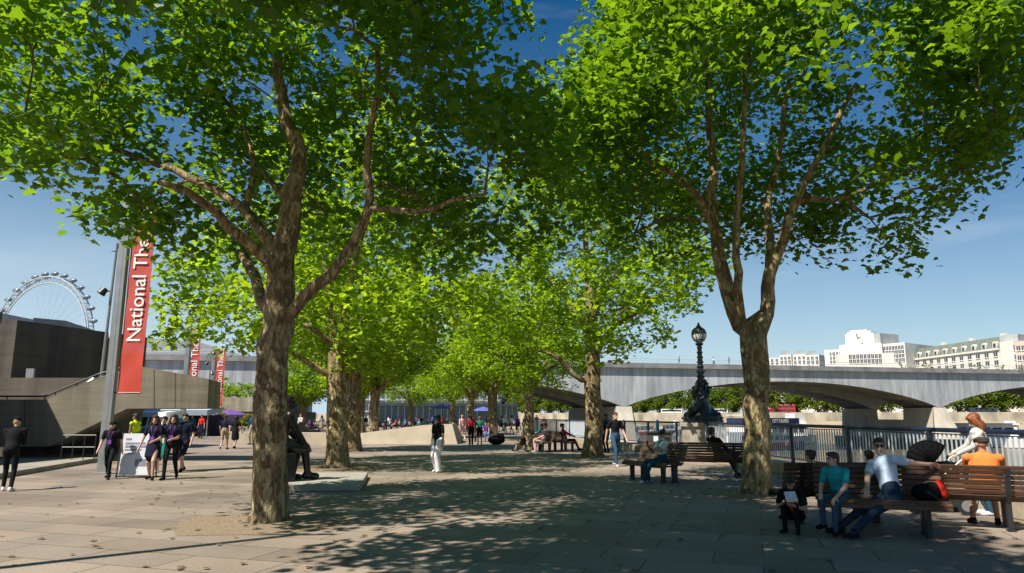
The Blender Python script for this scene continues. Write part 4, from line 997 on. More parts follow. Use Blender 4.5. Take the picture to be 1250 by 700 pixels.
for sgn in (1, -1):
    mb = MB(); pts, rr = [], []
    for i in range(30):
        t = i / 29; a = sgn * .2 + (0 if sgn > 0 else PI) + t * PI * 1.5; r = .30 * (1 - t) ** 1.0 + .10; z = .26 + 1.55 * t ** 1.05
        pts.append((r * math.cos(a), r * math.sin(a), z)); rr.append(.175 * (1 - t) ** .75 + .03 + .02 * math.sin(t * 40))
    mb.tube(pts, rr, 10); h = Vector(pts[0]); out = Vector((h.x, h.y, 0)).normalized()
    mb.ell(h + out * .1 - Vector((0, 0, .03)), .22, .2, .18, 12, 8); mb.ell(h + out * .26 - Vector((0, 0, .1)), .13, .13, .07, 10, 6)
    for q in (-1, 1): mb.ell(h + out * .2 + Vector((-out.y, out.x, 0)) * q * .14 + Vector((0, 0, .08)), .05, .05, .05, 8, 6)
    e = Vector(pts[-1]); mb.add([e + Vector((0, 0, -.1)), e + Vector((.2 * sgn, .1, .16)), e + Vector((0, .02, .08)), e + Vector((-.12 * sgn, -.1, .2))], [(0, 1, 2), (0, 2, 3)])
    for i in range(4, 24, 3):
        p0 = Vector(pts[i]); o_ = Vector((p0.x, p0.y, 0)).normalized(); mb.add([p0 + o_ * rr[i] * .8 + Vector((0, 0, -.05)), p0 + o_ * (rr[i] + .06) + Vector((0, 0, .03)), p0 + o_ * rr[i] * .8 + Vector((0, 0, .1))], [(0, 1, 2)])
    mb.build('fish', M_IRON, lamp, smooth='all')
prof = [(.19, 1.05)]
for i in range(9):
    z = 1.2 + i * .185; r = .135 - i * .0065; prof += [(r, z), (r * 1.0, z + .10), (r * 1.28, z + .125), (r * 1.32, z + .15), (r * .95, z + .18)]
prof += [(.08, 2.88), (.14, 2.92), (.16, 2.98), (.07, 3.0)]
mb = MB(); mb.lathe(prof, 14); mb.build('column', M_IRON, lamp, smooth=True)
mb = MB(); mb.lathe([(.10, 3.02), (.19, 3.1), (.245, 3.22), (.26, 3.34), (.235, 3.40)], 16); gl = mb.build('globe', mat('frosted_lamp_glass', (.62, .64, .64), .25, .05, 2), lamp, smooth='all')
mb = MB()
for k in range(6):
    a = 2 * PI * k / 6; mb.tube([(r * math.cos(a), r * math.sin(a), z) for r, z in ((.07, 3.0), (.20, 3.1), (.26, 3.22), (.275, 3.36), (.23, 3.5), (.12, 3.58))], .016, 5)
for r, z in ((.27, 3.36), (.2, 3.1)): mb.tube([(r * math.cos(2 * PI * k / 20), r * math.sin(2 * PI * k / 20), z) for k in range(21)], .02, 5, cap=False)
mb.lathe([(.265, 3.38), (.245, 3.47), (.17, 3.57), (.08, 3.62), (.09, 3.66), (.04, 3.68), (.05, 3.73), (.01, 3.80)], 14); mb.build('lantern_frame', M_IRON, lamp)
# ---------------------------------------------------------------- benches
def wood(name, c, hot=(.5, .2, .06)):
    m, nt, b = _nt(name); v = coords(nt, (1.2, 18, 18)); n = N(nt, 'ShaderNodeTexNoise'); n.inputs['Scale'].default_value = 1.5; n.inputs['Detail'].default_value = 6; nt.links.new(v, n.inputs['Vector'])
    r = ramp(nt, n.outputs['Fac'], [(.3, tuple(x * .6 for x in c)), (.7, tuple(x * 1.3 for x in c))])
    g = N(nt, 'ShaderNodeNewGeometry'); hv = N(nt, 'ShaderNodeHueSaturation'); mr = N(nt, 'ShaderNodeMapRange'); mr.inputs[3].default_value = .7; mr.inputs[4].default_value = 1.35
    nt.links.new(g.outputs['Random Per Island'], mr.inputs[0]); nt.links.new(mr.outputs[0], hv.inputs['Value']); nt.links.new(r.outputs[0], hv.inputs['Color']); nt.links.new(hv.outputs[0], b.inputs['Base Color'])
    b.inputs['Roughness'].default_value = .55; bump(nt, b, n.outputs['Fac'], .3, .004); return m
M_WOOD = wood('bench_hardwood', (.115, .055, .028)); M_WOODD = wood('dark_bench_hardwood', (.085, .05, .032))
# profile (depth y, height z) from the front lip over the seat to the top of the back, facing -y
BP = [(-.30, .385), (-.29, .425), (-.225, .452), (-.15, .448), (-.075, .438), (0, .428), (.075, .42), (.145, .425), (.20, .462), (.235, .53), (.26, .60), (.285, .67), (.31, .74), (.34, .81), (.365, .875)]
def bench(label, p, rz, L=1.85, wood=M_WOOD, group='curved slatted benches on the promenade'):
    r = thing('slatted_bench', label, 'bench', p, rz, group)
    def slats(rng_, name):
        mb = MB()
        for i in rng_:
            y, z = BP[i]; y0, z0 = BP[max(i - 1, 0)]; y1, z1 = BP[min(i + 1, len(BP) - 1)]
            t = Vector((0, y1 - y0, z1 - z0)).normalized(); n = Vector((0, -t.z, t.y)); w = .058
            c = Vector((0, y, z)) + n * .012; vs = [Vector((x, 0, 0)) + c + t * a * w / 2 + n * b_ * .013 for x in (-L / 2, L / 2) for a, b_ in ((-1, -1), (1, -1), (1, 1), (-1, 1))]
            mb.add(vs, [(0, 1, 2, 3), (7, 6, 5, 4), (0, 4, 5, 1), (1, 5, 6, 2), (2, 6, 7, 3), (3, 7, 4, 0)])
        return mb.build(name, wood, r, bevel=.004)
    slats(range(0, 8), 'seat'); slats(range(8, 15), 'backrest')
    for x in (-L / 2 + .28, L / 2 - .28):
        mb = MB()
        pr = [(-.22, 0), (-.14, 0), (-.16, .38), (.10, .355), (.09, 0), (.20, 0), (.2, .40), (.29, .56), (.39, .86), (.375, .875), (.33, .78), (.25, .59), (.19, .455), (.14, .405), (-.05, .42), (-.26, .43), (-.28, .40)]
        pr2 = [pr[0], pr[1], pr[2], pr[16]]
        mb.prism([(x - .03, y, z) for y, z in ((-.24, 0), (-.14, 0), (-.13, .40), (-.25, .40))], (.06, 0, 0)); mb.prism([(x - .03, y, z) for y, z in ((.08, 0), (.20, 0), (.22, .40), (.08, .39))], (.06, 0, 0))
        mb.prism([(x - .03, y, z) for y, z in ((-.29, .37), (.22, .375), (.30, .53), (.405, .87), (.375, .878), (.25, .575), (.19, .445), (.08, .405), (-.2, .43), (-.275, .41))], (.06, 0, 0))
        mb.box(x - .05, x + .05, -.27, -.11, 0, .015); mb.box(x - .05, x + .05, .05, .23, 0, .015)
        mb.build('end_frame', M_BLACKM, r)
    return r
bA = bench('curved slatted bench facing the camera with the white shirted man on it', (5.12, 10.4, 0), -.34, 1.65)
bB = bench('curved slatted bench seen from behind with the orange shirted man on it', (6.62, 10.95, 0), PI - .42, 1.6)
bC = bench('dark slatted bench facing away from the river with the phone reader on it', (3.55, 18.6, 0), -1.15, 1.9, M_WOODD)
bD = bench('dark slatted bench by the lamp pedestal with the reclining man on it', (5.15, 19.9, 0), PI - .35, 2.2, M_WOODD)
bE = bench('far slatted bench with the pink and teal dressed pair on it', (1.35, 33.6, 0), -1.25, 1.8, M_WOODD)
bF = bench('far slatted bench left of the broad plane trunk with one dark haired sitter', (2.35, 33.9, 0), 1.9, 1.8, M_WOODD)
bG = bench('small distant bench beside the sunlit tree base', (-1.75, 46.5, 0), .2, 1.7, M_WOODD)
# ---------------------------------------------------------------- bin, sandwich board
def sign_board():
    p = gnd(166, 583); r = thing('sandwich_board', 'white sandwich board sign on dark legs beside the grey banner pole', 'sign', (p.x, p.y, 0), .12)
    mb = MB(); mb.add([(-.38, -.22, .08), (.38, -.22, .08), (.38, -.06, 1.14), (-.38, -.06, 1.14), (-.38, -.2, .08), (.38, -.2, .08), (.38, -.04, 1.14), (-.38, -.04, 1.14)], [(0, 1, 2, 3), (7, 6, 5, 4), (0, 4, 5, 1), (1, 5, 6, 2), (2, 6, 7, 3), (3, 7, 4, 0)])
    pn = mb.build('panel', mat('white_sign_panel', (.66, .67, .72), .4, .03), r)
    mb = MB()
    for x in (-.41, .41): mb.bar((x, -.24, 0), (x, -.05, 1.17), .03, .03); mb.bar((x, .28, 0), (x, -.02, 1.17), .03, .03)
    mb.bar((-.41, -.235, .05), (.41, -.235, .05), .03, .03); mb.build('frame', M_BLACKM, r)
    mb = MB(); G = mat('grey_print', (.22, .23, .30), .5)
    def ln(z, x0, x1, h): y = -.226 + (z - .08) * .151; mb.add([(x0, y, z), (x1, y, z), (x1, y + h * .151, z + h), (x0, y + h * .151, z + h)], [(0, 1, 2, 3)])
    ln(.97, -.30, -.16, .05); ln(.86, -.30, .20, .05); ln(.78, -.30, .26, .05); ln(.70, -.30, .12, .04); ln(.60, -.30, -.02, .03); ln(.3, .0, .3, .18)
    mb.build('print', G, pn)
sign_board()
p = gnd(802, 564); r = thing('litter_bin', 'square dark litter bin with a small white notice behind the phone reader', 'bin', (p.x + .1, p.y, 0), -.1)
mb = MB(); mb.box(-.42, .42, -.3, .3, .04, .98); mb.box(-.36, .36, -.24, .24, 0, .04); mb.build('body', mat('dark_grey_bin', (.05, .05, .052), .5, .2, 3), r, bevel=.02)
mb = MB(); mb.box(-.46, .46, -.34, .34, .985, 1.06); mb.build('lid', M_BLACKM, r, bevel=.02); mb = MB(); mb.box(-.22, -.06, -.312, -.302, .72, .9); mb.build('notice', M_WHITE, r)
mb = MB(); mb.box(.02, .34, -.312, -.302, .62, .86); mb.build('opening', mat('bin_opening', (.004, .004, .004), .9), r)
# ---------------------------------------------------------------- boats
def boat(label, p, rz, L, W, hull, name='passenger_boat', stripe=None, wheelhouse=True, words=None):
    r = thing(name, label, 'boat', p, rz)
    mb = MB(); secs = []
    for i in range(9):
        t = i / 8; x = -L / 2 + L * t; w = W / 2 * (1 - max(0, (t - .6) / .4) ** 2) * (.85 + .15 * min(1, t * 6)); sh = .5 * max(0, t - .5)
        secs.append([(x, -w, 1.1 + sh), (x, -w * .9, 0), (x, 0, -.5), (x, w * .9, 0), (x, w, 1.1 + sh)])
    for a, b in zip(secs[:-1], secs[1:]):
        for k in range(4): mb.add([a[k], a[k + 1], b[k + 1], b[k]], [(0, 1, 2, 3)])
        mb.add([a[0], b[0], b[4], a[4]], [(0, 1, 2, 3)])
    mb.add(secs[0], [(0, 1, 2, 3, 4)]); mb.build('hull', hull, r)
    mb = MB(); mb.box(-L * .42, L * .3, -W * .4, W * .4, 1.1, 2.9); mb.box(-L * .44, L * .33, -W * .45, W * .45, 2.9, 3.05); cab = mb.build('cabin', M_WHITE, r)
    for y in (-1, 1):
        for k in range(9):
            x0 = -L * .40 + k * L * .075; mb = MB(); mb.box(x0, x0 + L * .058, y * W * .4 - .03, y * W * .4 + .03, 1.7, 2.5); mb.build('window', M_WIN, cab)
    if stripe:
        mb = MB(); mb.box(-L * .44, L * .2, -W * .455, W * .455, 3.06, 3.9); mb.build('banner_board', stripe, r)
        mb = MB(); mb.box(-L * .44, L * .1, -W * .46, W * .46, 4.3, 4.4)
        for k in range(6): mb.tube([(-L * .43 + k * L * .1, -W * .44, 3.9), (-L * .43 + k * L * .1, -W * .44, 4.3)], .05, 4)
        mb.build('upper_canopy', M_WHITE, r)
    if wheelhouse:
        mb = MB(); mb.prism([(L * .2, -W * .25, 3.05), (L * .33, -W * .25, 3.05), (L * .30, -W * .25, 4.6), (L * .2, -W * .25, 4.6)], (0, W * .5, 0)); mb.build('wheelhouse', M_WHITE, r)
    mb = MB()
    for y in (-1, 1):
        mb.tube([(L * .33, y * W * .36, 2.0), (L * .47, y * W * .12, 2.2)], .04, 4)
        for k in range(4): q = k / 3; mb.tube([(L * (.33 + .14 * q), y * W * (.36 - .24 * q), 1.25), (L * (.33 + .14 * q), y * W * (.36 - .24 * q), 2.0 + .2 * q)], .03, 4)
    mb.build('bow_rail', M_STEEL, r); return r
M_NAVYH = mat('navy_hull', (.02, .025, .08), .4, .1, .5); M_REDH = mat('red_hull', (.40, .05, .03), .5, .1, .5); M_GREYH = mat('grey_hull', (.5, .52, .54), .5)
p = at(944, 520, 165); b1_ = boat('white moored passenger boat with a navy name board behind the railing', (p.x, p.y, -4.4), .25, 24, 6, M_WHITE, stripe=M_NAVYH); b1_.scale = (.92, 1.2, 1.42)
M = Matrix.Translation((-2.6, -2.78, 3.22)) @ Matrix.Rotation(PI / 2, 4, 'X'); text('CITY CRUISES', 'name_lettering', .72, M_WHITE, b1_, M)
p = at(934, 523, 140); boat('low red hulled barge moored in front of the white passenger boat', (p.x, p.y, -4.5), .2, 16, 4.5, M_REDH, 'river_barge', wheelhouse=False)
p = at(1163, 517, 150); boat('sleek white river boat passing behind the bridge pier at right', (p.x, p.y, -4.4), 2.5, 20, 6, M_WHITE, 'river_boat').scale = (1.3, 1.3, 1.5)
p = at(1212, 516, 215); boat('dark hulled boat moored below the far embankment at right', (p.x, p.y, -4.4), -.15, 18, 5, M_NAVYH, 'moored_boat')
for k, (x, Y, h, lab) in enumerate(((818, 262, M_NAVYH, 'small dark boat on the brown water left of the ornate lamp'), (787, 240, M_REDH, 'tiny orange red work boat furthest left on the river'))):
    p = at(x, 520, Y); boat(lab, (p.x, p.y, -4.5), .3, 9, 3, h, 'work_boat', wheelhouse=k == 0)
# ---------------------------------------------------------------- vehicles on the far embankment road
def bus(label, s, m, double=True, L=10.5):
    i, f = s; a, b = Vector(BANK[i]), Vector(BANK[i + 1]); t = (b - a).normalized(); n = Vector((-t.y, t.x)); p = a.lerp(b, f) + n * 4
    r = thing('city_bus' if double else 'delivery_van', label, 'bus' if double else 'van', (p.x, p.y, 2.2), math.atan2(t.y, t.x))
    H = 4.3 if double else 2.6
    mb = MB(); mb.box(-L / 2, L / 2, -1.25, 1.25, .35, H); mb.build('body', m, r, bevel=.15)
    for z in ((1.3, 3.0) if double else (1.4,)):
        mb = MB(); mb.box(-L / 2 + .4, L / 2 - .4, -1.27, 1.27, z, z + .9); mb.build('window_band', M_WIN, r)
    for x in (-L * .3, L * .3):
        mb = MB(); mb.tube([(x, -1.28, .45), (x, 1.28, .45)], .45, 12); mb.build('wheel', M_BLACKM, r)
M_BUS = mat('bus_red', (.50, .02, .02), .35, .05)
bus('red double decker bus on the far embankment right of the ornate lamp', (3, .52), M_BUS)
bus('white van on the far embankment road left of the ornate lamp', (3, .30), M_WHITE, False, 7)
bus('long white coach like van furthest left on the far embankment road', (3, .12), M_WHITE, False, 10)
bus('navy blue lorry on the far embankment road near the moored boat', (4, .12), M_NAVYH, False, 10)
# ---------------------------------------------------------------- parasols and tables by the cafe
def gl(px, py): q = gnd(px, py); return (q.x, q.y, 0)
for k, (x, py, m, cl, H, lab) in enumerate([(540, 524.5, M_BLUEC, False, 3.0, 'open blue parasol above the cafe crowd'), (614, 526, M_NAVYC, True, 4.6, 'tall closed navy parasol near the bridge underside'), (570, 523.5, M_DKGREEN, True, 3.4, 'closed dark green parasol behind the woman in red'), (590, 523, M_BLUEC, False, 2.8, 'low blue parasol right of the closed green one')]):
    parasol(lab, gl(x, py), H, 1.7, m, cl)
def table(p, first=[None]):
    if first[0] is None:
        r = thing('cafe_table', 'small round cafe table among the distant crowd', 'table', p, 0, 'cafe tables under the bridge'); mb = MB(); mb.lathe([(.38, .71), (.38, .74)], 14); mb.build('table_top', mat('table_grey', (.4, .4, .4), .5), r); mb = MB(); mb.lathe([(.22, 0), (.22, .03), (.035, .06), (.035, .71)], 8); mb.build('stem', M_BLACKM, r); first[0] = r; return r
    return dup(first[0], loc=p)
for x, py in ((468, 526), (486, 524.5), (502, 525), (515, 524), (548, 523.5), (604, 523), (622, 524), (636, 524.5)): table(gl(x, py))
# ---------------------------------------------------------------- bicycle
def bicycle(label, p, rz):
    r = thing('bicycle', label, 'bicycle', p, rz)
    for x in (-.52, .52):
        mb = MB(); mb.tube([(x + .34 * math.cos(a), 0, .34 + .34 * math.sin(a)) for a in np.linspace(0, 2 * PI, 25)], .018, 6, cap=False); w_ = mb.build('wheel', M_BLACKM, r)
        mb = MB()
        for k in range(10): a = PI * k / 10; mb.tube([(x + .33 * math.cos(a), 0, .34 + .33 * math.sin(a)), (x - .33 * math.cos(a), 0, .34 - .33 * math.sin(a))], .003, 3)
        mb.build('spokes', M_STEEL, w_)
    mb = MB()
    for a, b in (((-.52, .34), (-.18, .82)), ((-.52, .34), (-.05, .3)), ((-.05, .3), (-.2, .9)), ((-.05, .3), (.36, .78)), ((-.18, .82), (.34, .84)), ((.52, .34), (.32, .98))): mb.tube([(a[0], 0, a[1]), (b[0], 0, b[1])], .018, 6)
    mb.build('frame', M_NAVYH, r); mb = MB(); mb.tube([(.36, -.26, 1.02), (.32, 0, .99), (.36, .26, 1.02)], .015, 6); mb.build('handlebar', M_BLACKM, r)
    mb = MB(); mb.ell((-.22, 0, .93), .13, .07, .04); mb.build('saddle', M_BLACKM, r)
p = gnd(238, 536); bicycle('parked bicycle just right of the three young women in navy', (p.x, p.y, 0), .5)
# ---------------------------------------------------------------- people
def V3(*a): return Vector(a)
class Fig:
    """a body as signed-distance primitives, fused by a voxel remesh into one surface, coloured by the nearest primitive"""
    def __init__(s): s.p = []
    def cap(s, a, b, ra, rb, m): s.p.append(('c', np.array(a, float), np.array(b, float), ra, rb, m))
    def ell(s, c, r, m, R=None): s.p.append(('e', np.array(c, float), np.array(r, float), np.array(R if R is not None else Matrix.Identity(3), float), 0, m))
    def loft(s, secs, right, fwd, m): s.p.append(('l', [(np.array(c, float), w, d) for c, w, d in secs], np.array(right, float), np.array(fwd, float), 0, m))
    def sdf(s, X):
        D = []
        for q in s.p:
            if q[0] == 'c':
                a, b = q[1], q[2]; ab = b - a; L = max(ab @ ab, 1e-9); t = np.clip(((X - a) @ ab) / L, 0, 1)
                D.append(np.linalg.norm(X - a - t[:, None] * ab, axis=1) - (q[3] + (q[4] - q[3]) * t))
            elif q[0] == 'e':
                y = (X - q[1]) @ q[3]; k = np.linalg.norm(y / q[2], axis=1); D.append((k - 1) * q[2].min())
            else:
                best = np.full(len(X), 9.0); secs = q[1]
                for (c0, w0, d0), (c1, w1, d1) in zip(secs[:-1], secs[1:]):
                    ab = c1 - c0; L = max(ab @ ab, 1e-9); t = np.clip(((X - c0) @ ab) / L, 0, 1); y = X - c0 - t[:, None] * ab
                    w = w0 + (w1 - w0) * t; d = d0 + (d1 - d0) * t; ax = ab / math.sqrt(L); yr = y @ q[2]; yf = y @ q[3]; ya = y @ ax
                    k = np.sqrt((yr / w) ** 2 + (yf / d) ** 2 + (ya / d) ** 2); best = np.minimum(best, (k - 1) * np.minimum(w, d))
                D.append(best)
        return np.array(D)
    def mesh(s, name, mats, vox, smooth=3):
        mb = MB()
        for q in s.p:
            if q[0] == 'c':
                a, b = Vector(q[1]), Vector(q[2]); t = b - a
                if t.length < 1e-4: t = Vector((0, 0, 1e-3)); b = a + t
                t.normalize(); up = t.orthogonal().normalized(); w = t.cross(up); vs = []; n, h = 12, 4
                rings = [(a, q[3], -PI / 2 + (PI / 2) * i / h) for i in range(h + 1)] + [(b, q[4], (PI / 2) * i / h) for i in range(h + 1)]
                for c, r, f in rings:
                    rr = max(r * math.cos(f), 1e-4)
                    for k in range(n): an = 2 * PI * k / n; vs.append(c + t * r * math.sin(f) + (up * math.cos(an) + w * math.sin(an)) * rr)
                fs = [(i * n + k, i * n + (k + 1) % n, (i + 1) * n + (k + 1) % n, (i + 1) * n + k) for i in range(len(rings) - 1) for k in range(n)]
                fs += [tuple(range(n))[::-1], tuple((len(rings) - 1) * n + k for k in range(n))]; mb.add(vs, fs)
            elif q[0] == 'e':
                mb.ell(q[1], *q[2], n=16, m=10, M=Matrix(q[3].tolist()))
            else:
                r, f = Vector(q[2]), Vector(q[3]); vs = []; n = 20; secs = q[1]; S2 = []
                for i, (c, w, d) in enumerate(secs):
                    if i == 0:
                        ax = Vector(secs[1][0] - c).normalized(); S2 += [(Vector(c) - ax * d * .55, w * .6, d * .6)]
                    S2.append((Vector(c), w, d))
                    if i == len(secs) - 1:
                        ax = Vector(c - secs[-2][0]).normalized(); S2 += [(Vector(c) + ax * d * .5, w * .6, d * .6)]
                for c, w, d in S2:
                    for k in range(n): an = 2 * PI * k / n; vs.append(c + r * w * math.cos(an) + f * d * math.sin(an))
                fs = [(i * n + k, i * n + (k + 1) % n, (i + 1) * n + (k + 1) % n, (i + 1) * n + k) for i in range(len(S2) - 1) for k in range(n)]
                fs += [tuple(range(n))[::-1], tuple((len(S2) - 1) * n + k for k in range(n))]; mb.add(vs, fs)
        o = mb.build('tmp', M_WHITE)
        rm = o.modifiers.new('r', 'REMESH'); rm.mode = 'VOXEL'; rm.voxel_size = vox; rm.adaptivity = 0
        if smooth: sm = o.modifiers.new('s', 'SMOOTH'); sm.factor = .5; sm.iterations = smooth
        dg = bpy.context.evaluated_depsgraph_get(); dg.update()
        me = bpy.data.meshes.new_from_object(o.evaluated_get(dg)); old = o.data; bpy.data.objects.remove(o); bpy.data.meshes.remove(old)
        me.name = name; me.materials.clear()
        for m in mats: me.materials.append(m)
        nf = len(me.polygons); c = np.zeros(nf * 3); me.polygons.foreach_get('center', c); c = c.reshape(-1, 3)
        idx = np.argmin(s.sdf(c), 0); lut = np.array([q[5] for q in s.p], dtype=np.int32)
        me.polygons.foreach_set('material_index', lut[idx]); me.polygons.foreach_set('use_smooth', [True] * nf); me.update()
        return me
def ik(a, b, l1, l2, hint):
    a, b, h = Vector(a), Vector(b), Vector(hint); d = b - a; L = d.length; mx = (l1 + l2) * .995
    if L > mx: b = a + d * (mx / L); d = b - a; L = mx
    t = d / L; x = (l1 * l1 - l2 * l2 + L * L) / (2 * L); y = math.sqrt(max(0, l1 * l1 - x * x)); h = (h - t * h.dot(t)).normalized()
    return a + t * x + h * y, b
SKIN, TOP, BOT, SHOE, EYE, LIP, ACC = range(7)
def figure(f, pelvis=(0, 0, .93), lean=(0, .02, 1), hands=None, feet=None, knees=(0, 1, .1), elbows=None, yaw=0, look=(0, 1, 0), tilt=0,
           sleeve='short', legs='long', skirt=None, female=False, fingers=False, coat=None, fat=1.0, hair=None, loose=1.0, bare=False, face=True, toes=None, hipw=.09, rights=None):
    """fill Fig f with a standing-height-1.72 human facing +y; returns dict of joints"""
    P = Vector(pelvis); t = Vector(lean).normalized(); r = Vector((math.cos(yaw), math.sin(yaw), 0)); r = (r - t * r.dot(t)).normalized(); fw = t.cross(r)
    rp = Vector((1, 0, 0)) if rights is None else Vector(rights).normalized(); sw = (.165 if female else .185) * (1 if fat < 1.1 else 1.05)
    wa = (.118 if female else .138) * fat; hi = (.168 if female else .158) * fat; ch = (.150 if female else .172) * fat
    f.loft([(P - t * .03, hi * .96, .112 * fat), (P + t * .05, hi, .118 * fat), (P + t * .1, (hi + wa) / 2, .108 * fat)], rp, t.cross(rp), BOT)
    f.loft([(P + t * .10, wa * 1.08, .105 * fat), (P + t * .19, wa, .098 * fat), (P + t * .33, ch, .115 * fat), (P + t * .43, ch * 1.0, .098), (P + t * .485, ch * .62, .07)], r, fw, TOP)
    if female:
        for s_ in (-1, 1): f.ell(P + t * .34 + r * s_ * .075 + fw * .075, (.07, .065, .07), TOP)
    N0 = P + t * .49; hd = (t * 1.0 + Vector((0, 0, .5)) + Vector(look).normalized() * .12).normalized(); H0 = N0 + hd * .065
    f.cap(N0 - t * .02, H0, .055 if not female else .047, .05 if not female else .044, SKIN)
    lk = Vector(look).normalized(); hr = lk.cross(Vector((0, 0, 1))).normalized(); hu = hr.cross(lk); 
    if tilt: q = Quaternion(lk, tilt); hr = q @ hr; hu = q @ hu
    Hc = H0 + hd * .075; R = Matrix((hr, lk, hu)).transposed()
    def hp(x, y, z): return Hc + hr * x + lk * y + hu * z
    f.ell(hp(0, -.012, .025), (.074, .093, .092), SKIN, R); f.ell(hp(0, .022, -.045), (.056, .068, .072), SKIN, R); f.ell(hp(0, .05, -.085), (.03, .03, .024), SKIN, R)
    if face:
        f.cap(hp(0, .082, .012), hp(0, .106, -.03), .009, .014, SKIN)
        for s_ in (-1, 1):
            f.ell(hp(s_ * .076, -.008, -.008), (.012, .022, .032), SKIN, R); f.ell(hp(s_ * .031, .079, .012), (.015, .012, .010), EYE, R)
            f.cap(hp(s_ * .017, .088, .034), hp(s_ * .047, .079, .034), .0065, .005, EYE)
        f.cap(hp(-.02, .083, -.062), hp(.02, .083, -.062), .0085, .0085, LIP)
    # legs
    feet = feet or [(-.1, .0, .075), (.1, .0, .075)]; J = dict(head=Hc, R=R, hp=hp, neck=N0, P=P, t=t, r=r, fw=fw)
    kn = knees if isinstance(knees[0], (tuple, list, Vector)) else (knees, knees)
    for i, s_ in enumerate((-1, 1)):
        h = P + rp * s_ * hipw - Vector((0, 0, .03)); k, a = ik(h, feet[i], .43, .42, kn[i]); lg = loose
        J['knee%d' % i] = k; J['ank%d' % i] = a
        f.cap(h, k, .088 * lg * min(fat, 1.1), .058 * lg, BOT if legs in ('long', 'short') else SKIN)
        if legs == 'long':
            f.cap(k, a, .058 * lg, .042 * (1 + (lg - 1) * 2.2), BOT); cm = k.lerp(a, .3)
        else:
            if legs == 'short': m_ = h.lerp(k, .86); f.cap(h, m_, .098 * lg, .082 * lg, BOT)
            f.cap(k, a, .052, .034, SKIN); bk = (k.lerp(a, .5) - (h + a) / 2); cm = k.lerp(a, .28) - (bk.normalized() * .018 if bk.length > .02 else Vector()); f.ell(cm, (.05, .052, .10), SKIN)
        td = Vector((toes[i] if toes else (s_ * .25, 1, 0))).normalized(); hl = a + Vector((0, 0, -.035)) - td * .045
        f.cap(a + Vector((0, 0, .01)), hl, .04, .036, SHOE); f.cap(hl - Vector((0, 0, .002)), a + td * .15 + Vector((0, 0, -.045)), .034, .028, SHOE); f.cap(a + td * .07 + Vector((0, 0, -.04)), a + td * .135 + Vector((0, 0, -.045)), .04, .036, SHOE)
    # arms
    hands = hands or [(-.27, .05, P.z - .12), (.27, .05, P.z - .12)]; eb = elbows or (-.4, -1, -.1)
    for i, s_ in enumerate((-1, 1)):
        sh = P + t * .435 + r * s_ * sw; e_h = eb if not isinstance(eb[0], (tuple, list, Vector)) else eb[i]
        e_h = Vector(e_h) if isinstance(eb[0], (tuple, list, Vector)) else Vector((s_ * -eb[0], eb[1], eb[2]))
        e, w = ik(sh, hands[i], .285, .255, e_h); J['sh%d' % i] = sh; J['el%d' % i] = e; J['wr%d' % i] = w
        f.cap(P + t * .425 + r * s_ * .09, sh, .07, .062 if not female else .054, TOP)
        am = .9 if female else 1.0
        f.cap(sh, e, .052 * am, .040 * am, TOP if sleeve == 'long' else SKIN); f.cap(e, w, .040 * am, .027 * am, TOP if sleeve == 'long' else SKIN)
        if sleeve == 'long': f.cap(sh, e, .060 * am, .052 * am, TOP); f.cap(e, w.lerp(e, .06), .052 * am, .040 * am, TOP)
        if sleeve == 'short': f.cap(sh, sh.lerp(e, .62), .064 * am, .060 * am, TOP)
        d = (w - e).normalized(); sd = d.cross(Vector((0, 0, 1)) if abs(d.z) < .9 else Vector((0, 1, 0))).normalized(); nm = sd.cross(d)
        if J.get('hd%d' % i) is None: J['hd%d' % i] = w + d * .07
        if fingers:
            nrm = Vector(fingers[i]) if not isinstance(fingers, bool) else Vector((0, 0, -1)); nrm = (nrm - d * nrm.dot(d)).normalized(); sd = d.cross(nrm).normalized() * (-s_)
            # nrm = palm normal, sd = towards the thumb
            for q in (-1, 0, 1): f.cap(w + sd * q * .014, w + d * .085 + sd * q * .024, .017, .014, SKIN)
            for q, ln in zip((1.5, .5, -.5, -1.5), (.072, .080, .075, .058)):
                b0 = w + d * .088 + sd * q * .0195; k1 = b0 + (d * .86 + nrm * .45).normalized() * ln * .5; k2 = k1 + (d * .5 + nrm * .8).normalized() * ln * .5
                f.cap(w + d * .05 + sd * q * .017, b0, .011, .0098, SKIN); f.cap(b0, k1, .0095, .0088, SKIN); f.cap(k1, k2, .0088, .0075, SKIN)
            b0 = w + d * .025 + sd * .024; k1 = b0 + (d * .6 + sd * .75 + nrm * .25).normalized() * .04; k2 = k1 + (d * .9 + sd * .3 + nrm * .35).normalized() * .032
            f.cap(b0, k1, .013, .011, SKIN); f.cap(k1, k2, .011, .009, SKIN)
        else:
            f.cap(w, w + d * .075, .027, .031, SKIN); f.cap(w + d * .075, w + d * .14 + Vector((0, .015, 0)), .026, .016, SKIN); f.cap(w + d * .03, w + d * .085 + Vector((0, .035, 0)), .014, .011, SKIN)
    if skirt:  # (hem z, hem half width, material)
        hz, hw_, mi = skirt; k0 = (J['knee0'] + J['knee1']) / 2; b0 = Vector((P.x, P.y + (k0.y - P.y) * .25, hz))
        f.loft([(P + t * .12, wa * 1.06, .105), (P - t * .02, hi * 1.05, .13), (P.lerp(b0, .5), (hi + hw_) / 2 * 1.02, .15), (b0, hw_, hw_ * .8)], rp, (b0 - P).normalized().cross(rp) * -1, mi)
    if coat:   # long open coat to hem z
        hz, hw_, mi = coat; b0 = Vector((P.x, P.y - .02, hz))
        f.loft([(P + t * .44, ch * 1.06, .115), (P + t * .3, ch * 1.12, .135), (P + t * .1, hi * 1.05, .14), (P.lerp(b0, .5), (hi + hw_) / 2, .16), (b0, hw_, hw_ * .8)], rp, Vector((0, 1, 0)), mi)
    return J
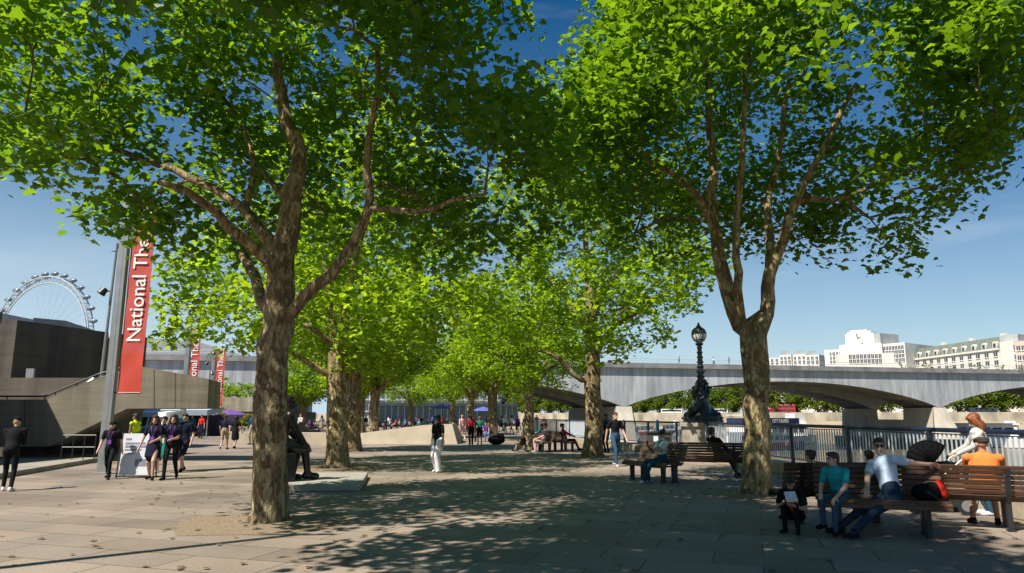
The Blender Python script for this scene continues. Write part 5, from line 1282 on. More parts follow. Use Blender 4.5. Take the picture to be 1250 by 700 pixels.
def hair_prims(f, J, style, m=0):
    hp, R = J['hp'], J['R']
    if style in ('short', 'man'):
        f.ell(hp(0, -.026, .048), (.086, .102, .090), m, R); f.ell(hp(0, .028, .092), (.068, .074, .042), m, R); f.ell(hp(0, -.06, -.01), (.066, .052, .06), m, R)
    elif style == 'crop':
        f.ell(hp(0, -.024, .046), (.0825, .098, .084), m, R); f.ell(hp(0, .022, .088), (.062, .068, .040), m, R); f.ell(hp(0, -.066, -.012), (.066, .045, .055), m, R)
    elif style in ('long', 'verylong', 'wavy'):
        L = {'long': .26, 'wavy': .30, 'verylong': .46}[style]
        f.ell(hp(0, -.024, .046), (.090, .106, .094), m, R); f.ell(hp(0, .03, .09), (.066, .066, .040), m, R)
        Hc = J['head']; back = -(J['R'] @ Vector((0, 1, 0))); back.z = 0; bz = Vector((0, 0, -1)); rr = J['R'] @ Vector((1, 0, 0))
        for q in (-1, -.5, 0, .5, 1):
            w = 1.25 if style == 'wavy' else 1
            a = hp(q * .062, -.05 + .035 * abs(q), .02); b = hp(q * .085 * w, -.075 + .06 * abs(q), -.12); c = b + bz * (L - .12 - .03 * abs(q)) + back * .015 + rr * q * .015
            f.cap(a, b, .045, .040 * w, m); f.cap(b, c, .040 * w, .022, m)
        f.cap(hp(-.06, .035, .07), hp(-.078, .03, -.03), .025, .022, m); f.cap(hp(.06, .035, .07), hp(.078, .03, -.03), .025, .022, m)
    elif style == 'bun':
        f.ell(hp(0, -.024, .046), (.086, .102, .088), m, R); f.ell(hp(0, .025, .088), (.066, .068, .040), m, R); f.ell(hp(0, -.10, .075), (.045, .045, .045), m, R); f.ell(hp(0, -.06, -.01), (.064, .05, .05), m, R)
    elif style == 'hat':
        f.ell(hp(0, -.012, .066), (.094, .112, .066), m, R); f.ell(hp(0, -.01, .035), (.112, .135, .012), m, R)
    elif style == 'cap':
        f.ell(hp(0, -.014, .060), (.091, .108, .068), m, R); f.cap(hp(-.04, .07, .045), hp(-.03, .15, .035), .012, .008, m); f.cap(hp(.04, .07, .045), hp(.03, .15, .035), .012, .008, m); f.cap(hp(0, .08, .048), hp(0, .165, .034), .012, .008, m)
    elif style == 'flat':
        f.ell(hp(0, -.006, .058), (.098, .122, .044), m, R); f.ell(hp(0, -.03, .03), (.082, .098, .05), m, R); f.ell(hp(0, .09, .038), (.06, .055, .014), m, R)
def skinm(c): return mat('skin_%d' % int(c[0] * 1000), c, .55, .06, 9)
SK_L, SK_M, SK_D = skinm((.56, .34, .25)), skinm((.44, .26, .17)), skinm((.20, .105, .065))
def cloth(name, c): return mat('cloth_' + name, c, .85, .2, 8, bmp=.5, stretch=(1, 1, .6), detail=4, spec=.12)
K = dict(black=cloth('black', (.012, .012, .014)), navy=cloth('navy', (.014, .016, .035)), white=cloth('white', (.72, .72, .74)), jeans=cloth('jeans', (.04, .085, .14)), dkjeans=cloth('dark_jeans', (.02, .04, .075)),
         teal=cloth('teal', (.02, .30, .34)), orange=cloth('orange', (.74, .21, .05)), red=cloth('red', (.42, .02, .04)), scarlet=cloth('scarlet', (.62, .03, .015)), pink=cloth('pink', (.60, .36, .35)), cream=cloth('cream', (.47, .465, .45)),
         blue=cloth('blue', (.06, .15, .38)), hivis=cloth('hi_vis', (.55, .72, .02)), green=cloth('green', (.02, .16, .13)), grey=cloth('grey', (.22, .22, .23)), khaki=cloth('khaki', (.30, .25, .17)), iceblue=cloth('ice_blue', (.50, .62, .78)),
         brown=cloth('brown', (.07, .045, .03)), purple=cloth('purple', (.13, .05, .20)), tealdark=cloth('dark_teal', (.015, .07, .10)), whiteshoe=cloth('white_shoe', (.66, .66, .66)))
H_BLACK, H_BROWN, H_RED, H_FAIR = mat('hair_black', (.012, .009, .008), .5, .5, 22, bmp=.6, stretch=(3, 3, .4)), mat('hair_brown', (.045, .026, .015), .5, .5, 22, bmp=.6, stretch=(3, 3, .4)), mat('hair_ginger', (.22, .06, .014), .5, .5, 22, bmp=.6, stretch=(3, 3, .4)), mat('hair_fair', (.32, .2, .1), .5, .3, 40)
M_EYE = mat('eye_dark', (.018, .012, .01), .3); M_LIP = mat('lip', (.34, .12, .10), .5)
def person(label, p, rz, top, bot, shoe=None, skin=None, hair='short', hairm=None, H=1.72, vox=.014, group=None, acc=None, extra=None, hairname='hair', **kw):
    f = Fig(); J = figure(f, **kw)
    if extra: extra(f, J)
    me = f.mesh('person', [skin or SK_L, K[top], K[bot], K[shoe or 'black'], M_EYE, M_LIP, acc or K['black']], vox, 2 if vox < .02 else 1)
    o = bpy.data.objects.new('person', me); C.objects.link(o); s = H / 1.72
    o.location = (p[0], p[1], p[2] if len(p) > 2 else 0); o.rotation_euler = (0, 0, rz); o.scale = (s, s, s); tag(o, label, 'person', group)
    o['_J'] = 0; del o['_J']
    if hair:
        g = Fig(); hair_prims(g, J, hair); hm = g.mesh(hairname, [hairm or H_BLACK], max(vox, .009), 2); h = bpy.data.objects.new(hairname, hm); C.objects.link(h); h.parent = o
    return o, J
def W(o, v): return Matrix.Translation(o.location) @ Matrix.Rotation(o.rotation_euler.z, 4, 'Z') @ (Vector(v) * o.scale.x)
WALK = dict(feet=[(-.09, -.26, .10), (.09, .22, .075)], hands=[(-.27, .20, .86), (.27, -.14, .82)], knees=((0, 1, 0), (0, 1, .0)), pelvis=(0, 0, .91), lean=(0, .04, 1))
WALK2 = dict(feet=[(-.09, .20, .075), (.09, -.24, .10)], hands=[(-.27, -.12, .82), (.27, .18, .86)], knees=((0, 1, 0), (0, 1, .0)), pelvis=(0, 0, .91), lean=(0, .04, 1))
def SIT(z=.52, **k):
    d = dict(pelvis=(0, 0, z), lean=(0, -.22, 1), feet=[(-.11, .46, .075), (.11, .44, .075)], knees=(0, .3, 1), hands=[(-.14, .33, z + .10), (.14, .33, z + .10)], elbows=(-.5, -.6, -.4)); d.update(k); return d
# ---- woman in black top and white trousers
p = gnd(534, 577); person('woman with long black hair in a black top and loose white trousers', p, 2.55, 'black', 'white', 'whiteshoe', SK_M, 'verylong', H=1.66, female=True, vox=.013, loose=1.55, sleeve='short',
       feet=[(-.09, .05, .075), (.09, -.08, .08)], hands=[(-.24, .08, .80), (.24, .02, .80)], pelvis=(0, 0, .92), look=(.3, 1, -.1), extra=lambda f, J: f.loft([(J['P'] + J['t'] * .2, .13, .11), (J['P'] - Vector((0, 0, .12)), .175, .135)], (1, 0, 0), (0, 1, 0), TOP))
# ---- walking man in black t-shirt
p = gnd(752, 569.5); person('man in a black t shirt and blue jeans walking past the broad plane trunk', p, PI + .35, 'black', 'jeans', 'whiteshoe', SK_L, 'crop', H_BROWN, H=1.78, vox=.013, **WALK, look=(0, 1, -.1))
p = gnd(741, 553); person('person in dark clothes standing half hidden behind the walking man', p, 2.2, 'black', 'black', None, SK_D, 'short', H=1.72, vox=.016, sleeve='long', hands=[(-.1, .3, 1.12), (.12, .3, 1.1)])
# ---- left group
p = gnd(8, 600); person('man in black with a cap bending over a phone at the far left', p, .35, 'black', 'black', 'whiteshoe', SK_M, 'cap', K['black'], H=1.64, vox=.012, hairname='cap', sleeve='long', hands=[(-.02, .34, 1.13), (.10, .36, 1.10)], lean=(0, .34, 1), look=(.3, 1, -.5), feet=[(-.1, .1, .075), (.1, -.12, .075)])
p = gnd(132, 585); person('person in black shirt and dark hat walking beside the grey banner pole', p, PI + .1, 'black', 'black', None, SK_L, 'hat', K['black'], H=1.52, vox=.012, hairname='hat', **WALK2)
p = gnd(184, 586); person('young woman with big dark wavy hair in a navy shirt and short skirt', p, PI + .1, 'navy', 'navy', 'black', SK_L, 'wavy', H_BROWN, H=1.66, vox=.012, female=True, legs='bare', skirt=(.60, .20, BOT), feet=[(-.09, .14, .075), (.09, -.14, .09)], hands=[(-.08, .28, 1.0), (.34, .10, .80)], pelvis=(0, 0, .92))
p = gnd(207, 585.5); person('young woman in a navy top and black trousers holding a pink phone', p, PI + .15, 'navy', 'black', None, SK_L, 'wavy', H_BROWN, H=1.70, vox=.012, female=True, **{**WALK, 'hands': [(-.05, .28, 1.02), (.16, .22, .98)]})
p = gnd(222, 576); person('young person in navy with bare legs and short hair behind the two women', p, PI - .1, 'navy', 'navy', 'black', SK_L, 'crop', H_BROWN, H=1.72, vox=.013, legs='short', **{**WALK2, 'hands': [(-.24, .05, .84), (.1, .26, 1.05)]})
p = gnd(196, 578); person('person in green shorts and white trainers mostly hidden between the two women', p, PI, 'navy', 'green', 'whiteshoe', SK_L, 'short', H_BLACK, H=1.62, vox=.014, legs='short')
p = gnd(161, 569); person('worker in a yellow high visibility vest standing behind the sandwich board', p, 1.4, 'hivis', 'navy', None, SK_D, 'crop', H_BLACK, H=1.72, vox=.014, sleeve='none', extra=lambda f, J: f.cap(J['P'] + J['t'] * .28 - Vector((.1, 0, 0)), J['P'] + J['t'] * .28 + Vector((.1, 0, 0)), .119, .119, TOP))
p = gnd(273, 549); person('person in navy top and beige shorts walking away on the left', p, .1, 'navy', 'khaki', None, SK_L, 'short', H_BLACK, H=1.70, vox=.016, legs='short', **WALK)
p = gnd(286, 548); person('person in black dress walking away beside the one in beige shorts', p, -.1, 'black', 'black', None, SK_M, 'long', H_BLACK, H=1.66, vox=.016, female=True, legs='bare', skirt=(.5, .2, BOT), **WALK2)
p = gnd(307, 543); person('person in grey blue carrying a white bag left of the big trunk', p, 2.8, 'tealdark', 'khaki', None, SK_L, 'hat', K['black'], H=1.8, vox=.016, hairname='hat', sleeve='long')
p = gnd(245, 535); person('cyclist in orange red top beside the parked bicycle', p, 2.9, 'scarlet', 'navy', None, SK_L, 'short', H_BROWN, H=1.7, vox=.018)
p = gnd(233, 533); person('person in a green jacket standing behind the parked bicycle', p, 3.3, 'green', 'khaki', None, SK_L, 'short', H_FAIR, H=1.68, vox=.018, sleeve='long')
M_LAN = mat('purple_ribbon', (.20, .05, .30), .7)
for o in list(C.objects):
    if o.get('category') == 'person' and 'navy' in o['label'] and 'women' not in o['label'] and 'beige' not in o['label'] or 'dark hat walking' in o.get('label', ''):
        mb = MB(); mb.tube([(-.07, .06, 1.40), (-.05, .125, 1.30), (0, .145, 1.12), (.05, .125, 1.30), (.07, .06, 1.40)], .009, 5); mb.box(-.045, .045, .14, .15, 1.0, 1.12); mb.build('lanyard', M_LAN, o)
# ---- mid walkers
p = gnd(575, 543.5); person('woman in a dark red top and black trousers walking away down the middle', p, .15, 'red', 'black', None, SK_M, 'short', H_BLACK, H=1.72, vox=.016, sleeve='long', female=True, loose=1.15, **WALK)
p = gnd(585.5, 543.2); person('person in a teal top and dark shorts walking beside the woman in red', p, .1, 'green', 'navy', 'black', SK_M, 'short', H_RED, H=1.62, vox=.016, legs='short', **WALK2)
p = gnd(564, 537); person('person in pale pink clothes walking among the distant trees', p, .6, 'pink', 'pink', 'whiteshoe', SK_L, 'short', H_FAIR, H=1.72, vox=.018, sleeve='long', **WALK2)
p = gnd(552.5, 537.5); person('small child in bright orange red overalls among the walkers', p, 1.2, 'scarlet', 'scarlet', 'whiteshoe', SK_L, 'short', H_FAIR, H=1.18, vox=.02)
# ---- reader on bench C
def seat_pt(b, x, y=-.02): return Matrix.Translation(b.location) @ Matrix.Rotation(b.rotation_euler.z, 4, 'Z') @ Vector((x, y, 0))
def sit_rz(b): return b.rotation_euler.z + PI
q = seat_pt(bC, .35, .02); oR, J = person('seated reader with dark hair in a white top and teal jeans looking at a phone', (q.x, q.y, 0), sit_rz(bC), 'white', 'tealdark', 'whiteshoe', SK_M, 'bun', H_BLACK, H=1.68, vox=.011, female=True, loose=1.15,
   **SIT(.54, lean=(0, -.06, 1), hands=[(-.05, .34, .86), (.08, .33, .86)], look=(0, 1, -.55), feet=[(-.08, .62, .075), (.10, .36, .075)]), extra=lambda f, J: f.loft([(J['P'] + J['t'] * .34, .15, .125), (J['P'] + J['t'] * .44, .12, .10)], J['r'], J['fw'], ACC), acc=K['green'])
q = W(oR, (J['wr0'] + J['wr1']) / 2 + Vector((0, .09, .05))); ph = thing('mobile_phone', 'dark phone held by the seated reader', 'phone', q, oR.rotation_euler.z)
mb = MB(); mb.box(-.036, .036, -.005, .005, -.03, .11); mb.build('case', M_BLACKM, ph, bevel=.003); mb = MB(); mb.box(-.033, .033, -.0075, -.0055, -.025, .105); mb.build('screen', glass_mat('phone_screen', (.02, .025, .03)), ph)
# ---- reclining man on bench D (legs crossed, facing the river)
q = seat_pt(bD, -.42, .06); person('man in black lounging on the bench by the lamp with an ankle over his knee', (q.x, q.y, 0), sit_rz(bD) - .75, 'black', 'black', 'black', SK_L, 'short', H_BROWN, H=1.80, vox=.011, sleeve='long',
   **SIT(.53, lean=(0, -.42, 1), feet=[(-.1, .66, .075), (-.02, .50, .58)], knees=((0, .2, 1), (1, .35, .25)), hands=[(-.14, .28, .62), (.24, .22, .64)], look=(-.2, 1, .05)))
# ---- distant benches
q = seat_pt(bE, .35); person('person in pale pink sitting on the far bench with knees forward', (q.x, q.y, 0), sit_rz(bE), 'pink', 'pink', 'whiteshoe', SK_L, 'short', H_BROWN, H=1.72, vox=.016, sleeve='long', **SIT(lean=(0, -.12, 1)))
q = seat_pt(bE, -.35); person('person in bright teal blue top slouching on the far bench', (q.x, q.y, 0), sit_rz(bE), 'teal', 'khaki', 'black', SK_L, 'short', H_BROWN, H=1.70, vox=.016, **SIT(lean=(0, -.35, 1)))
q = gnd(640, 551); person('person in brown crouched low on the paving at the foot of the far bench', (q.x, q.y, 0), 1.2, 'brown', 'khaki', 'black', SK_L, 'short', H_FAIR, H=1.65, vox=.016, sleeve='long', **SIT(.16, lean=(0, .1, 1), feet=[(-.12, .42, .075), (.12, .4, .075)], hands=[(-.12, .36, .36), (.12, .36, .36)]))
q = seat_pt(bF, -.2); person('dark haired person in red and navy sitting with legs along the far bench', (q.x, q.y, 0), sit_rz(bF) - .4, 'red', 'navy', 'black', SK_L, 'short', H_BLACK, H=1.70, vox=.016, sleeve='long', **SIT(.53, feet=[(-.1, .62, .16), (.1, .62, .12)], hands=[(-.1, .38, .70), (.1, .38, .70)]))
q = seat_pt(bG, .1); person('person in purple and teal sitting on the small distant bench', (q.x, q.y, 0), sit_rz(bG), 'purple', 'blue', 'black', SK_M, 'short', H_BLACK, H=1.7, vox=.018, **SIT())
# ---------------------------------------------------------------- people on the near benches
VX = .0065
# man in white t-shirt, seated towards the left end, arm along the bench back, turned to the camera
def loc_of(p, rz, sc, w): return (Matrix.Rotation(-rz, 3, 'Z') @ (Vector(w) - Vector((p[0], p[1], 0)))) / sc
def dir_of(rz, d): return tuple(Matrix.Rotation(-rz, 3, 'Z') @ Vector(d))
def bw(b, x, y, z): v = seat_pt(b, x, y); return Vector((v.x, v.y, z))
q = seat_pt(bA, .16, .0); rzW = sit_rz(bA) - 1.1; sc = 1.80 / 1.72
L = lambda x, y, z: tuple(loc_of(q, rzW, sc, bw(bA, x, y, z)))
oW, JW = person('man in pale blue t shirt and sunglasses with an arm along the bench back', (q.x, q.y, 0), rzW, 'iceblue', 'dkjeans', 'black', SK_L, 'crop', H_BROWN, H=1.80, vox=VX,
    **SIT(.50, lean=dir_of(rzW, (-.10, .20, 1)), yaw=.25, look=dir_of(rzW, (-.42, -.9, .02)), hands=[L(.86, .34, .905), L(-.2, -.32, .58)], elbows=(dir_of(rzW, (.2, .3, -.4)), dir_of(rzW, (-.5, .3, -.3))),
          feet=[L(-.42, -.58, .075), L(-.62, -.34, .075)], knees=((0, .3, 1), (.1, .3, 1))), fingers=(dir_of(rzW, (.2, -.6, -.6)), dir_of(rzW, (0, 0, -1))))
hp, R = JW['hp'], JW['R']
mb = MB()
for s_ in (-1, 1):
    c = hp(s_ * .034, .094, .012); mb.ell(c, .028, .006, .019, 14, 8, 0, R); mb.tube([hp(s_ * .06, .085, .018), hp(s_ * .080, .01, .016)], .003, 5)
mb.tube([hp(-.012, .1, .018), hp(.012, .1, .018)], .004, 5)
mb.build('sunglasses', mat('dark_lens', (.008, .006, .006), .1), oW)
# boy in teal leaning forward at the left end
q = seat_pt(bA, -.50, -.06)
person('boy in teal t shirt and blue jeans at the end of the near bench', (q.x, q.y, 0), sit_rz(bA) - .55, 'teal', 'jeans', 'black', SK_L, 'short', H_BROWN, H=1.42, vox=VX,
    **SIT(.60, lean=(0, .30, 1), look=(.5, .85, .0), hands=[(-.16, .46, .62), (.14, .40, .66)], feet=[(-.10, .44, .075), (.12, .42, .16)]), fingers=True)
# man in black hunched low at the far left with papers
q = Vector((4.02, 10.62, 0))
person('dark clothed crouching child with an orange bib reading a white sheet by the bench', (q.x, q.y, 0), 2.5, 'black', 'black', 'black', SK_M, 'short', H_BLACK, H=1.30, vox=VX + .001, sleeve='short',
    **SIT(.30, lean=(0, .42, 1), look=(.1, .8, -.6), feet=[(-.12, .34, .075), (.12, .30, .075)], hands=[(-.10, .42, .50), (.12, .42, .52)]), extra=lambda f, J: f.loft([(J['P'] + J['t'] * .16 + J['fw'] * .05, .115, .09), (J['P'] + J['t'] * .36 + J['fw'] * .05, .13, .09)], J['r'], J['fw'], ACC), acc=K['orange'])
sh = thing('paper_sheet', 'white folded sheet held by the crouching child in orange', 'paper', (3.86, 10.28, .44), .4); mb = MB(); mb.add([(-.10, 0, 0), (.10, 0, 0), (.10, .05, .13), (-.10, .05, .13), (-.10, .004, 0), (.10, .004, 0), (.10, .054, .13), (-.10, .054, .13)], [(0, 1, 2, 3), (7, 6, 5, 4), (0, 4, 5, 1), (1, 5, 6, 2), (2, 6, 7, 3), (3, 7, 4, 0)]); mb.build('sheet', K['white'], sh)
# girl in pink behind the boy, child in teal behind the man: both on the bench facing the river
bH = bench('near slatted bench facing the river behind the family', (4.95, 11.55, 0), PI + .05, 1.75, M_WOODD)
q = seat_pt(bH, .35, .02); person('child with dark hair and a pink top sitting behind the boy in teal', (q.x, q.y, 0), sit_rz(bH) + .5, 'pink', 'navy', 'black', SK_M, 'bun', H_BROWN, H=1.42, vox=.009, **SIT(.56, lean=(0, -.1, 1)))
q = seat_pt(bH, -.62, .02); person('dark haired child in a dark teal top sitting with back to the camera', (q.x, q.y, 0), sit_rz(bH), 'teal', 'navy', 'black', SK_M, 'short', H_BLACK, H=1.40, vox=.009, **SIT(.56, lean=(0, -.05, 1)))
# man in orange polo and flat cap, back to the camera
q = seat_pt(bB, -.30, -.02); person('man in orange polo shirt and dark flat cap seated with back to camera', (q.x, q.y, 0), sit_rz(bB), 'orange', 'black', 'black', SK_M, 'flat', mat('tweed_cap', (.045, .032, .024), .9, .4, 60), H=1.76, vox=VX, hairname='flat_cap', fat=1.16, legs='short',
    **SIT(.54, lean=(0, -.08, 1), look=(-.35, .9, -.15), hands=[(-.18, .38, .62), (.20, .36, .62)], elbows=((-.7, -.5, -.3), (.7, -.5, -.3)), feet=[(-.14, .46, .075), (.16, .42, .075)]), fingers=True)
# woman with ginger hair in a long cream jacket
q = gnd(1200, 596); q = Vector((8.0 - .15, 12.35, 0)); q = at(1201, 560, 12.3)
oG, JG = person('woman with long ginger hair in a cream jacket standing with a pushchair', (q.x, q.y, 0), 1.25, 'cream', 'jeans', 'whiteshoe', SK_L, 'long', H_RED, H=1.68, vox=VX, female=True, sleeve='long',
    lean=(0, .12, 1), look=(.1, .8, -.55), hands=[(-.16, .42, 1.0), (.16, .42, 1.0)], coat=(.50, .27, TOP), fingers=True)
# pushchair
q2 = at(1138, 560, 12.6); pc = thing('pushchair', 'black pushchair with a rounded hood in front of the ginger haired woman', 'pushchair', (q2.x, q2.y, 0), 1.35)
mb = MB()
for i in range(7):
    a0, a1 = .05 + i * .32, .05 + (i + 1) * .32
    for (w0) in (0,):
        n = 10; A_ = []
        for a in (a0, a1):
            A_.append([(.30 * math.cos(PI * k / n) * (1.02 if a == a0 else 1), .36 * math.cos(a) * math.sin(PI * k / n) * 1.0 + .04, .78 + .32 * math.sin(a) * (.35 + .65 * math.sin(PI * k / n)) + .1 * math.sin(PI * k / n)) for k in range(n + 1)])
        for k in range(n): mb.add([A_[0][k], A_[0][k + 1], A_[1][k + 1], A_[1][k]], [(0, 1, 2, 3)])
M_PRAM = mat('pram_fabric', (.006, .006, .007), .9, .3, 14, bmp=.1, spec=.05)
hd_ = mb.build('hood', M_PRAM, pc, smooth='all'); sd_ = hd_.modifiers.new('s', 'SOLIDIFY'); sd_.thickness = .012
mb = MB(); mb.prism([(-.26, -.32, .55), (-.26, .36, .45), (-.26, .42, .60), (-.26, .30, .80), (-.26, -.34, .84)], (.52, 0, 0)); mb.build('carrycot', M_PRAM, pc, bevel=.04)
mb = MB()
for x in (-.27, .27):
    mb.tube([(x, .40, .16), (x, .02, .56), (x, -.52, 1.02)], .014, 6); mb.tube([(x, -.36, .16), (x, .05, .56)], .014, 6)
mb.tube([(-.27, -.52, 1.02), (.27, -.52, 1.02)], .018, 8); mb.build('frame', M_STEEL, pc)
for x in (-.29, .29):
    for y in (-.36, .40):
        mb = MB(); mb.tube([(x - .02, y, .15), (x + .02, y, .15)], .15, 16); wl = mb.build('wheel', M_BLACKM, pc); mb = MB(); mb.tube([(x - .022, y, .15), (x + .022, y, .15)], .09, 12); mb.build('rim', M_STEEL, wl)
# backpack on the bench
q = seat_pt(bA, .60, -.02); bpk = thing('backpack', 'black backpack with a red panel lying on the near bench beside the man', 'backpack', (q.x, q.y, .455), bA.rotation_euler.z + .2)
f = Fig(); f.ell((0, 0, .12), (.22, .14, .12), 0); f.ell((-.08, -.05, .10), (.13, .13, .10), 0); f.ell((.06, -.02, .17), (.13, .11, .09), 0); o = bpy.data.objects.new('bag_body', f.mesh('bag_body', [M_PRAM], .012)); C.objects.link(o); o.parent = bpk
f = Fig(); f.ell((.14, -.03, .19), (.075, .105, .095), 0); f.ell((.17, -.06, .12), (.06, .07, .07), 0); o = bpy.data.objects.new('red_panel', f.mesh('red_panel', [K['scarlet']], .012)); C.objects.link(o); o.parent = bpk
mb = MB(); mb.tube([(-.14, -.1, .17), (-.05, -.17, .13), (.05, -.16, .05), (.1, -.12, .02)], .012, 6); mb.build('strap', M_BLACKM, bpk)
q = gnd(606, 543); bg2 = thing('dark_bag', 'dark holdall lying on the paving at the foot of the sunlit tree', 'bag', (q.x, q.y, 0)); f = Fig(); f.ell((0, 0, .26), (.5, .3, .27), 0); f.ell((.2, 0, .42), (.28, .22, .2), 0); o = bpy.data.objects.new('bag_body', f.mesh('bag_body', [M_PRAM], .03)); C.objects.link(o); o.parent = bg2
mb = MB(); mb.tube([(-.2, -.2, .45), (-.1, -.28, .62), (.1, -.28, .62), (.2, -.2, .5)], .02, 6); mb.build('handle', M_BLACKM, bg2)
# ---------------------------------------------------------------- bronze statue
M_BRZ = mat('dark_bronze', (.045, .04, .035), .38, .35, 5, metal=.75, bmp=.12)
st = thing('bronze_statue', 'dark bronze seated figure with bare arms and folded legs on a block', 'statue', (-5.42, 17.0, .13), -.85)
f = Fig(); figure(f, **SIT(.60, lean=(0, .28, 1), hands=[(-.06, .52, .44), (.14, .56, .34)], feet=[(-.12, .34, .075), (.10, .50, .10)], look=(.2, 1, .1)), female=True, legs='bare', sleeve='none', skirt=None, fat=1.4, bare=True)
f.p = [(q[0], q[1], q[2], q[3] * 1.45, q[4] * 1.5, 0) if q[0] == 'c' else q[:5] + (0,) for q in f.p]; hm = Fig(); 
me = f.mesh('figure', [M_BRZ], .012); o = bpy.data.objects.new('figure', me); C.objects.link(o); o.parent = st; o.scale = (1.45, 1.45, 1.45)
g = Fig(); J = figure(Fig(), **SIT(.60, lean=(0, .28, 1), look=(.2, 1, .1))); hair_prims(g, J, 'bun'); o = bpy.data.objects.new('hair', g.mesh('hair', [M_BRZ], .012)); C.objects.link(o); o.parent = st; o.scale = (1.45, 1.45, 1.45)
mb = MB(); mb.box(-.40, .40, -.26, .32, 0, .64); mb.build('block', M_BRZ, st, bevel=.05)
# ---------------------------------------------------------------- people on the bridge and the far crowd
rng = np.random.default_rng(77)
def variant(seed, **kw):
    f = Fig(); J = figure(f, face=False, **kw); me = f.mesh('person', [SK_L, K['navy'], K['black'], K['black'], M_EYE, M_LIP, K['black']], .034, 1)
    g = Fig(); hair_prims(g, J, 'short' if seed % 2 else 'long'); hm = g.mesh('hair', [H_BLACK], .03, 1); return me, hm
VS = [variant(0, **WALK), variant(1, sleeve='long'), variant(2, female=True, skirt=(.55, .22, BOT), legs='bare', **WALK2), variant(3, sleeve='long', hands=[(-.1, .3, 1.1), (.2, .1, .85)])]
VT = [variant(4, **SIT()), variant(5, **SIT(lean=(0, .1, 1), hands=[(-.1, .4, .8), (.1, .4, .75)])), variant(6, female=True, **SIT(lean=(0, -.05, 1)))]
def extra_person(p, rz, lib, k, top, bot, label, H=1.7, group=None, hm=None, skin=None):
    me, hme = lib[k % len(lib)]; o = bpy.data.objects.new('person', me); C.objects.link(o); o.location = p; o.rotation_euler = (0, 0, rz); o.scale = (H / 1.72,) * 3
    for i, m in ((0, skin or SK_L), (1, K[top]), (2, K[bot])): o.material_slots[i].link = 'OBJECT'; o.material_slots[i].material = m
    h = bpy.data.objects.new('hair', hme); C.objects.link(h); h.parent = o; h.material_slots[0].link = 'OBJECT'; h.material_slots[0].material = hm or H_BLACK
    tag(o, label, 'person', group); return o
for k, (px, top, lab) in enumerate(((870, 'white', 'tiny figure in white walking on the bridge just right of the lamp'), (889, 'black', 'tiny figure in black on the bridge between the lamp and the big tree'), (752, 'navy', 'tiny dark figure on the bridge above the walking man'), (828, 'grey', 'tiny grey figure on the bridge left of the lamp lantern'))):
    s = 0; 
    for s in np.arange(-60, 100, .25):
        w_ = P1 + E_ * s + N_ * 1.6
        if 625 + F_PX * w_.x / (w_.y * 1.0) >= px: break
    extra_person((w_.x, w_.y, ZT + .3), 1.3 if k % 2 else -1.3, VS, k, top, 'black', lab)
tops = ['black', 'navy', 'white', 'red', 'grey', 'blue', 'pink', 'purple', 'teal', 'cream', 'black', 'navy']
CR = 'cafe crowd under the bridge'
sits = [(x, y) for x, y in ((464, 527), (470, 526.2), (476, 525.6), (482, 526), (488, 525.2), (494, 526), (500, 526.5), (506, 525.2), (511, 526.4), (517, 525), (522, 526), (602, 525), (608, 524.4), (620, 525.2), (627, 524.6), (633, 525.4), (640, 524.8), (545, 525), (385, 529), (378, 530))]
for k, (x, y) in enumerate(sits):
    q = gnd(x, y); t_ = tops[k % len(tops)]
    extra_person((q.x, q.y, .0), rng.uniform(0, 6.28), VT, k, t_, 'black', 'distant seated cafe visitor in a %s top under the bridge' % t_, group=CR, skin=[SK_L, SK_M, SK_D][k % 3], hm=[H_BLACK, H_BROWN, H_FAIR][k % 3])
    mb = None
stands = [(474, 524), (508, 523.5), (514, 530), (528, 524), (534, 527), (539, 530), (556, 524.5), (594, 527), (598, 523.6), (606, 529), (612, 527), (617, 531), (625, 530), (632, 529), (641, 533), (648, 527), (655, 525.5), (664, 527), (438, 531), (446, 529.5), (454, 528.6), (400, 527), (392, 530), (366, 533), (342, 531), (298, 530), (259, 528), (228, 530)]
for k, (x, y) in enumerate(stands):
    q = gnd(x, y); t_ = tops[(k * 5 + 2) % len(tops)]; b_ = ['black', 'jeans', 'khaki', 'navy', 'white'][k % 5]
    extra_person((q.x, q.y, 0), rng.uniform(0, 6.28), VS, k, t_, b_, 'distant standing figure in %s top and %s legwear down the promenade' % (t_, {'jeans': 'denim'}.get(b_, b_)), H=rng.uniform(1.55, 1.8), group='distant walkers down the promenade', skin=[SK_L, SK_M, SK_D, SK_L][k % 4], hm=[H_BLACK, H_BROWN, H_FAIR][k % 3])
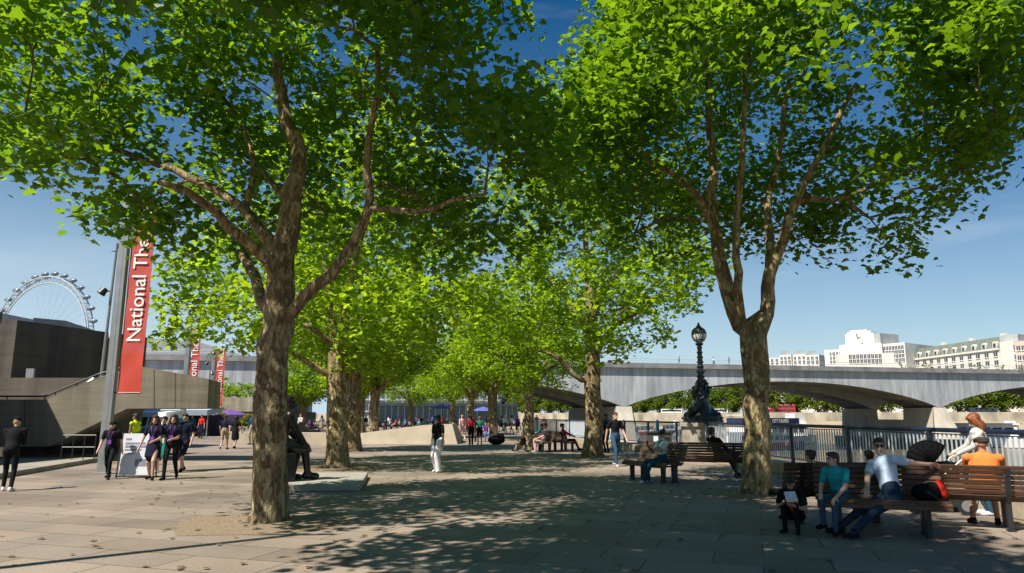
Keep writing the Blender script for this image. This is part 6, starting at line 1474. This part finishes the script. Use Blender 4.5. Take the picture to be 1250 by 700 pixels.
# chairs for the seated crowd
ch = thing('cafe_chair', 'small dark cafe chair among the distant crowd', 'chair', (0, 0, 0), 0, 'cafe chairs under the bridge')
mb = MB(); mb.box(-.21, .21, -.22, .2, .42, .45); mb.build('seat', M_BLACKM, ch); mb = MB(); mb.box(-.21, .21, -.25, -.22, .46, .86); mb.build('backrest', M_BLACKM, ch)
for x in (-.19, .19):
    for y in (-.2, .18): mb = MB(); mb.tube([(x, y, 0), (x, y, .42)], .015, 5); mb.build('leg', M_BLACKM, ch)
first = True
for o in [o for o in list(C.objects) if o.get('group') == CR]:
    if first: ch.location = o.location; ch.rotation_euler = o.rotation_euler; first = False
    else: dup(ch, loc=o.location.copy(), rz=o.rotation_euler.z)
# ---------------------------------------------------------------- fallen leaves on the paving
rng = np.random.default_rng(8); n = 420
px = np.concatenate([rng.normal(-3.8, 3.2, n // 2), rng.normal(5, 3, n // 2)]); py = rng.uniform(7, 26, n); ok = px < 8
c = np.stack([px, py, np.full(n, .012)], 1)[ok]
me = bpy.data.meshes.new('fallen_leaves'); vs, fs = [], []
for q in c:
    a = rng.uniform(0, 6.28); s_ = rng.uniform(.05, .10); o = len(vs)
    for x, y in LOBE: vs.append((q[0] + s_ * (x * math.cos(a) - y * math.sin(a)), q[1] + s_ * (x * math.sin(a) + y * math.cos(a)), q[2] + rng.uniform(0, .012)))
    fs.append(tuple(range(o, o + len(LOBE))))
me.from_pydata(vs, [], fs); me.materials.append(mat('dry_leaf', (.17, .11, .04), .8, .5, 1.5)); o = bpy.data.objects.new('fallen_leaves', me); C.objects.link(o)
tag(o, 'scattered dry fallen leaves on the paving under the trees', 'leaves', kind='stuff')

lp_ = thing('light_mast', 'tall slim light mast left of the camera whose shadow streaks across the paving', 'lamp post', (-8.15, 5.85, 0)); mb = MB(); mb.tube([(0, 0, 0), (0, 0, 8.6)], [.11, .08], 10); mb.build('mast', M_STEEL, lp_); mb = MB(); mb.tube([(-.5, 0, 8.5), (.5, 0, 8.5)], .05, 6); mb.build('lamp_arm', M_STEEL, lp_)
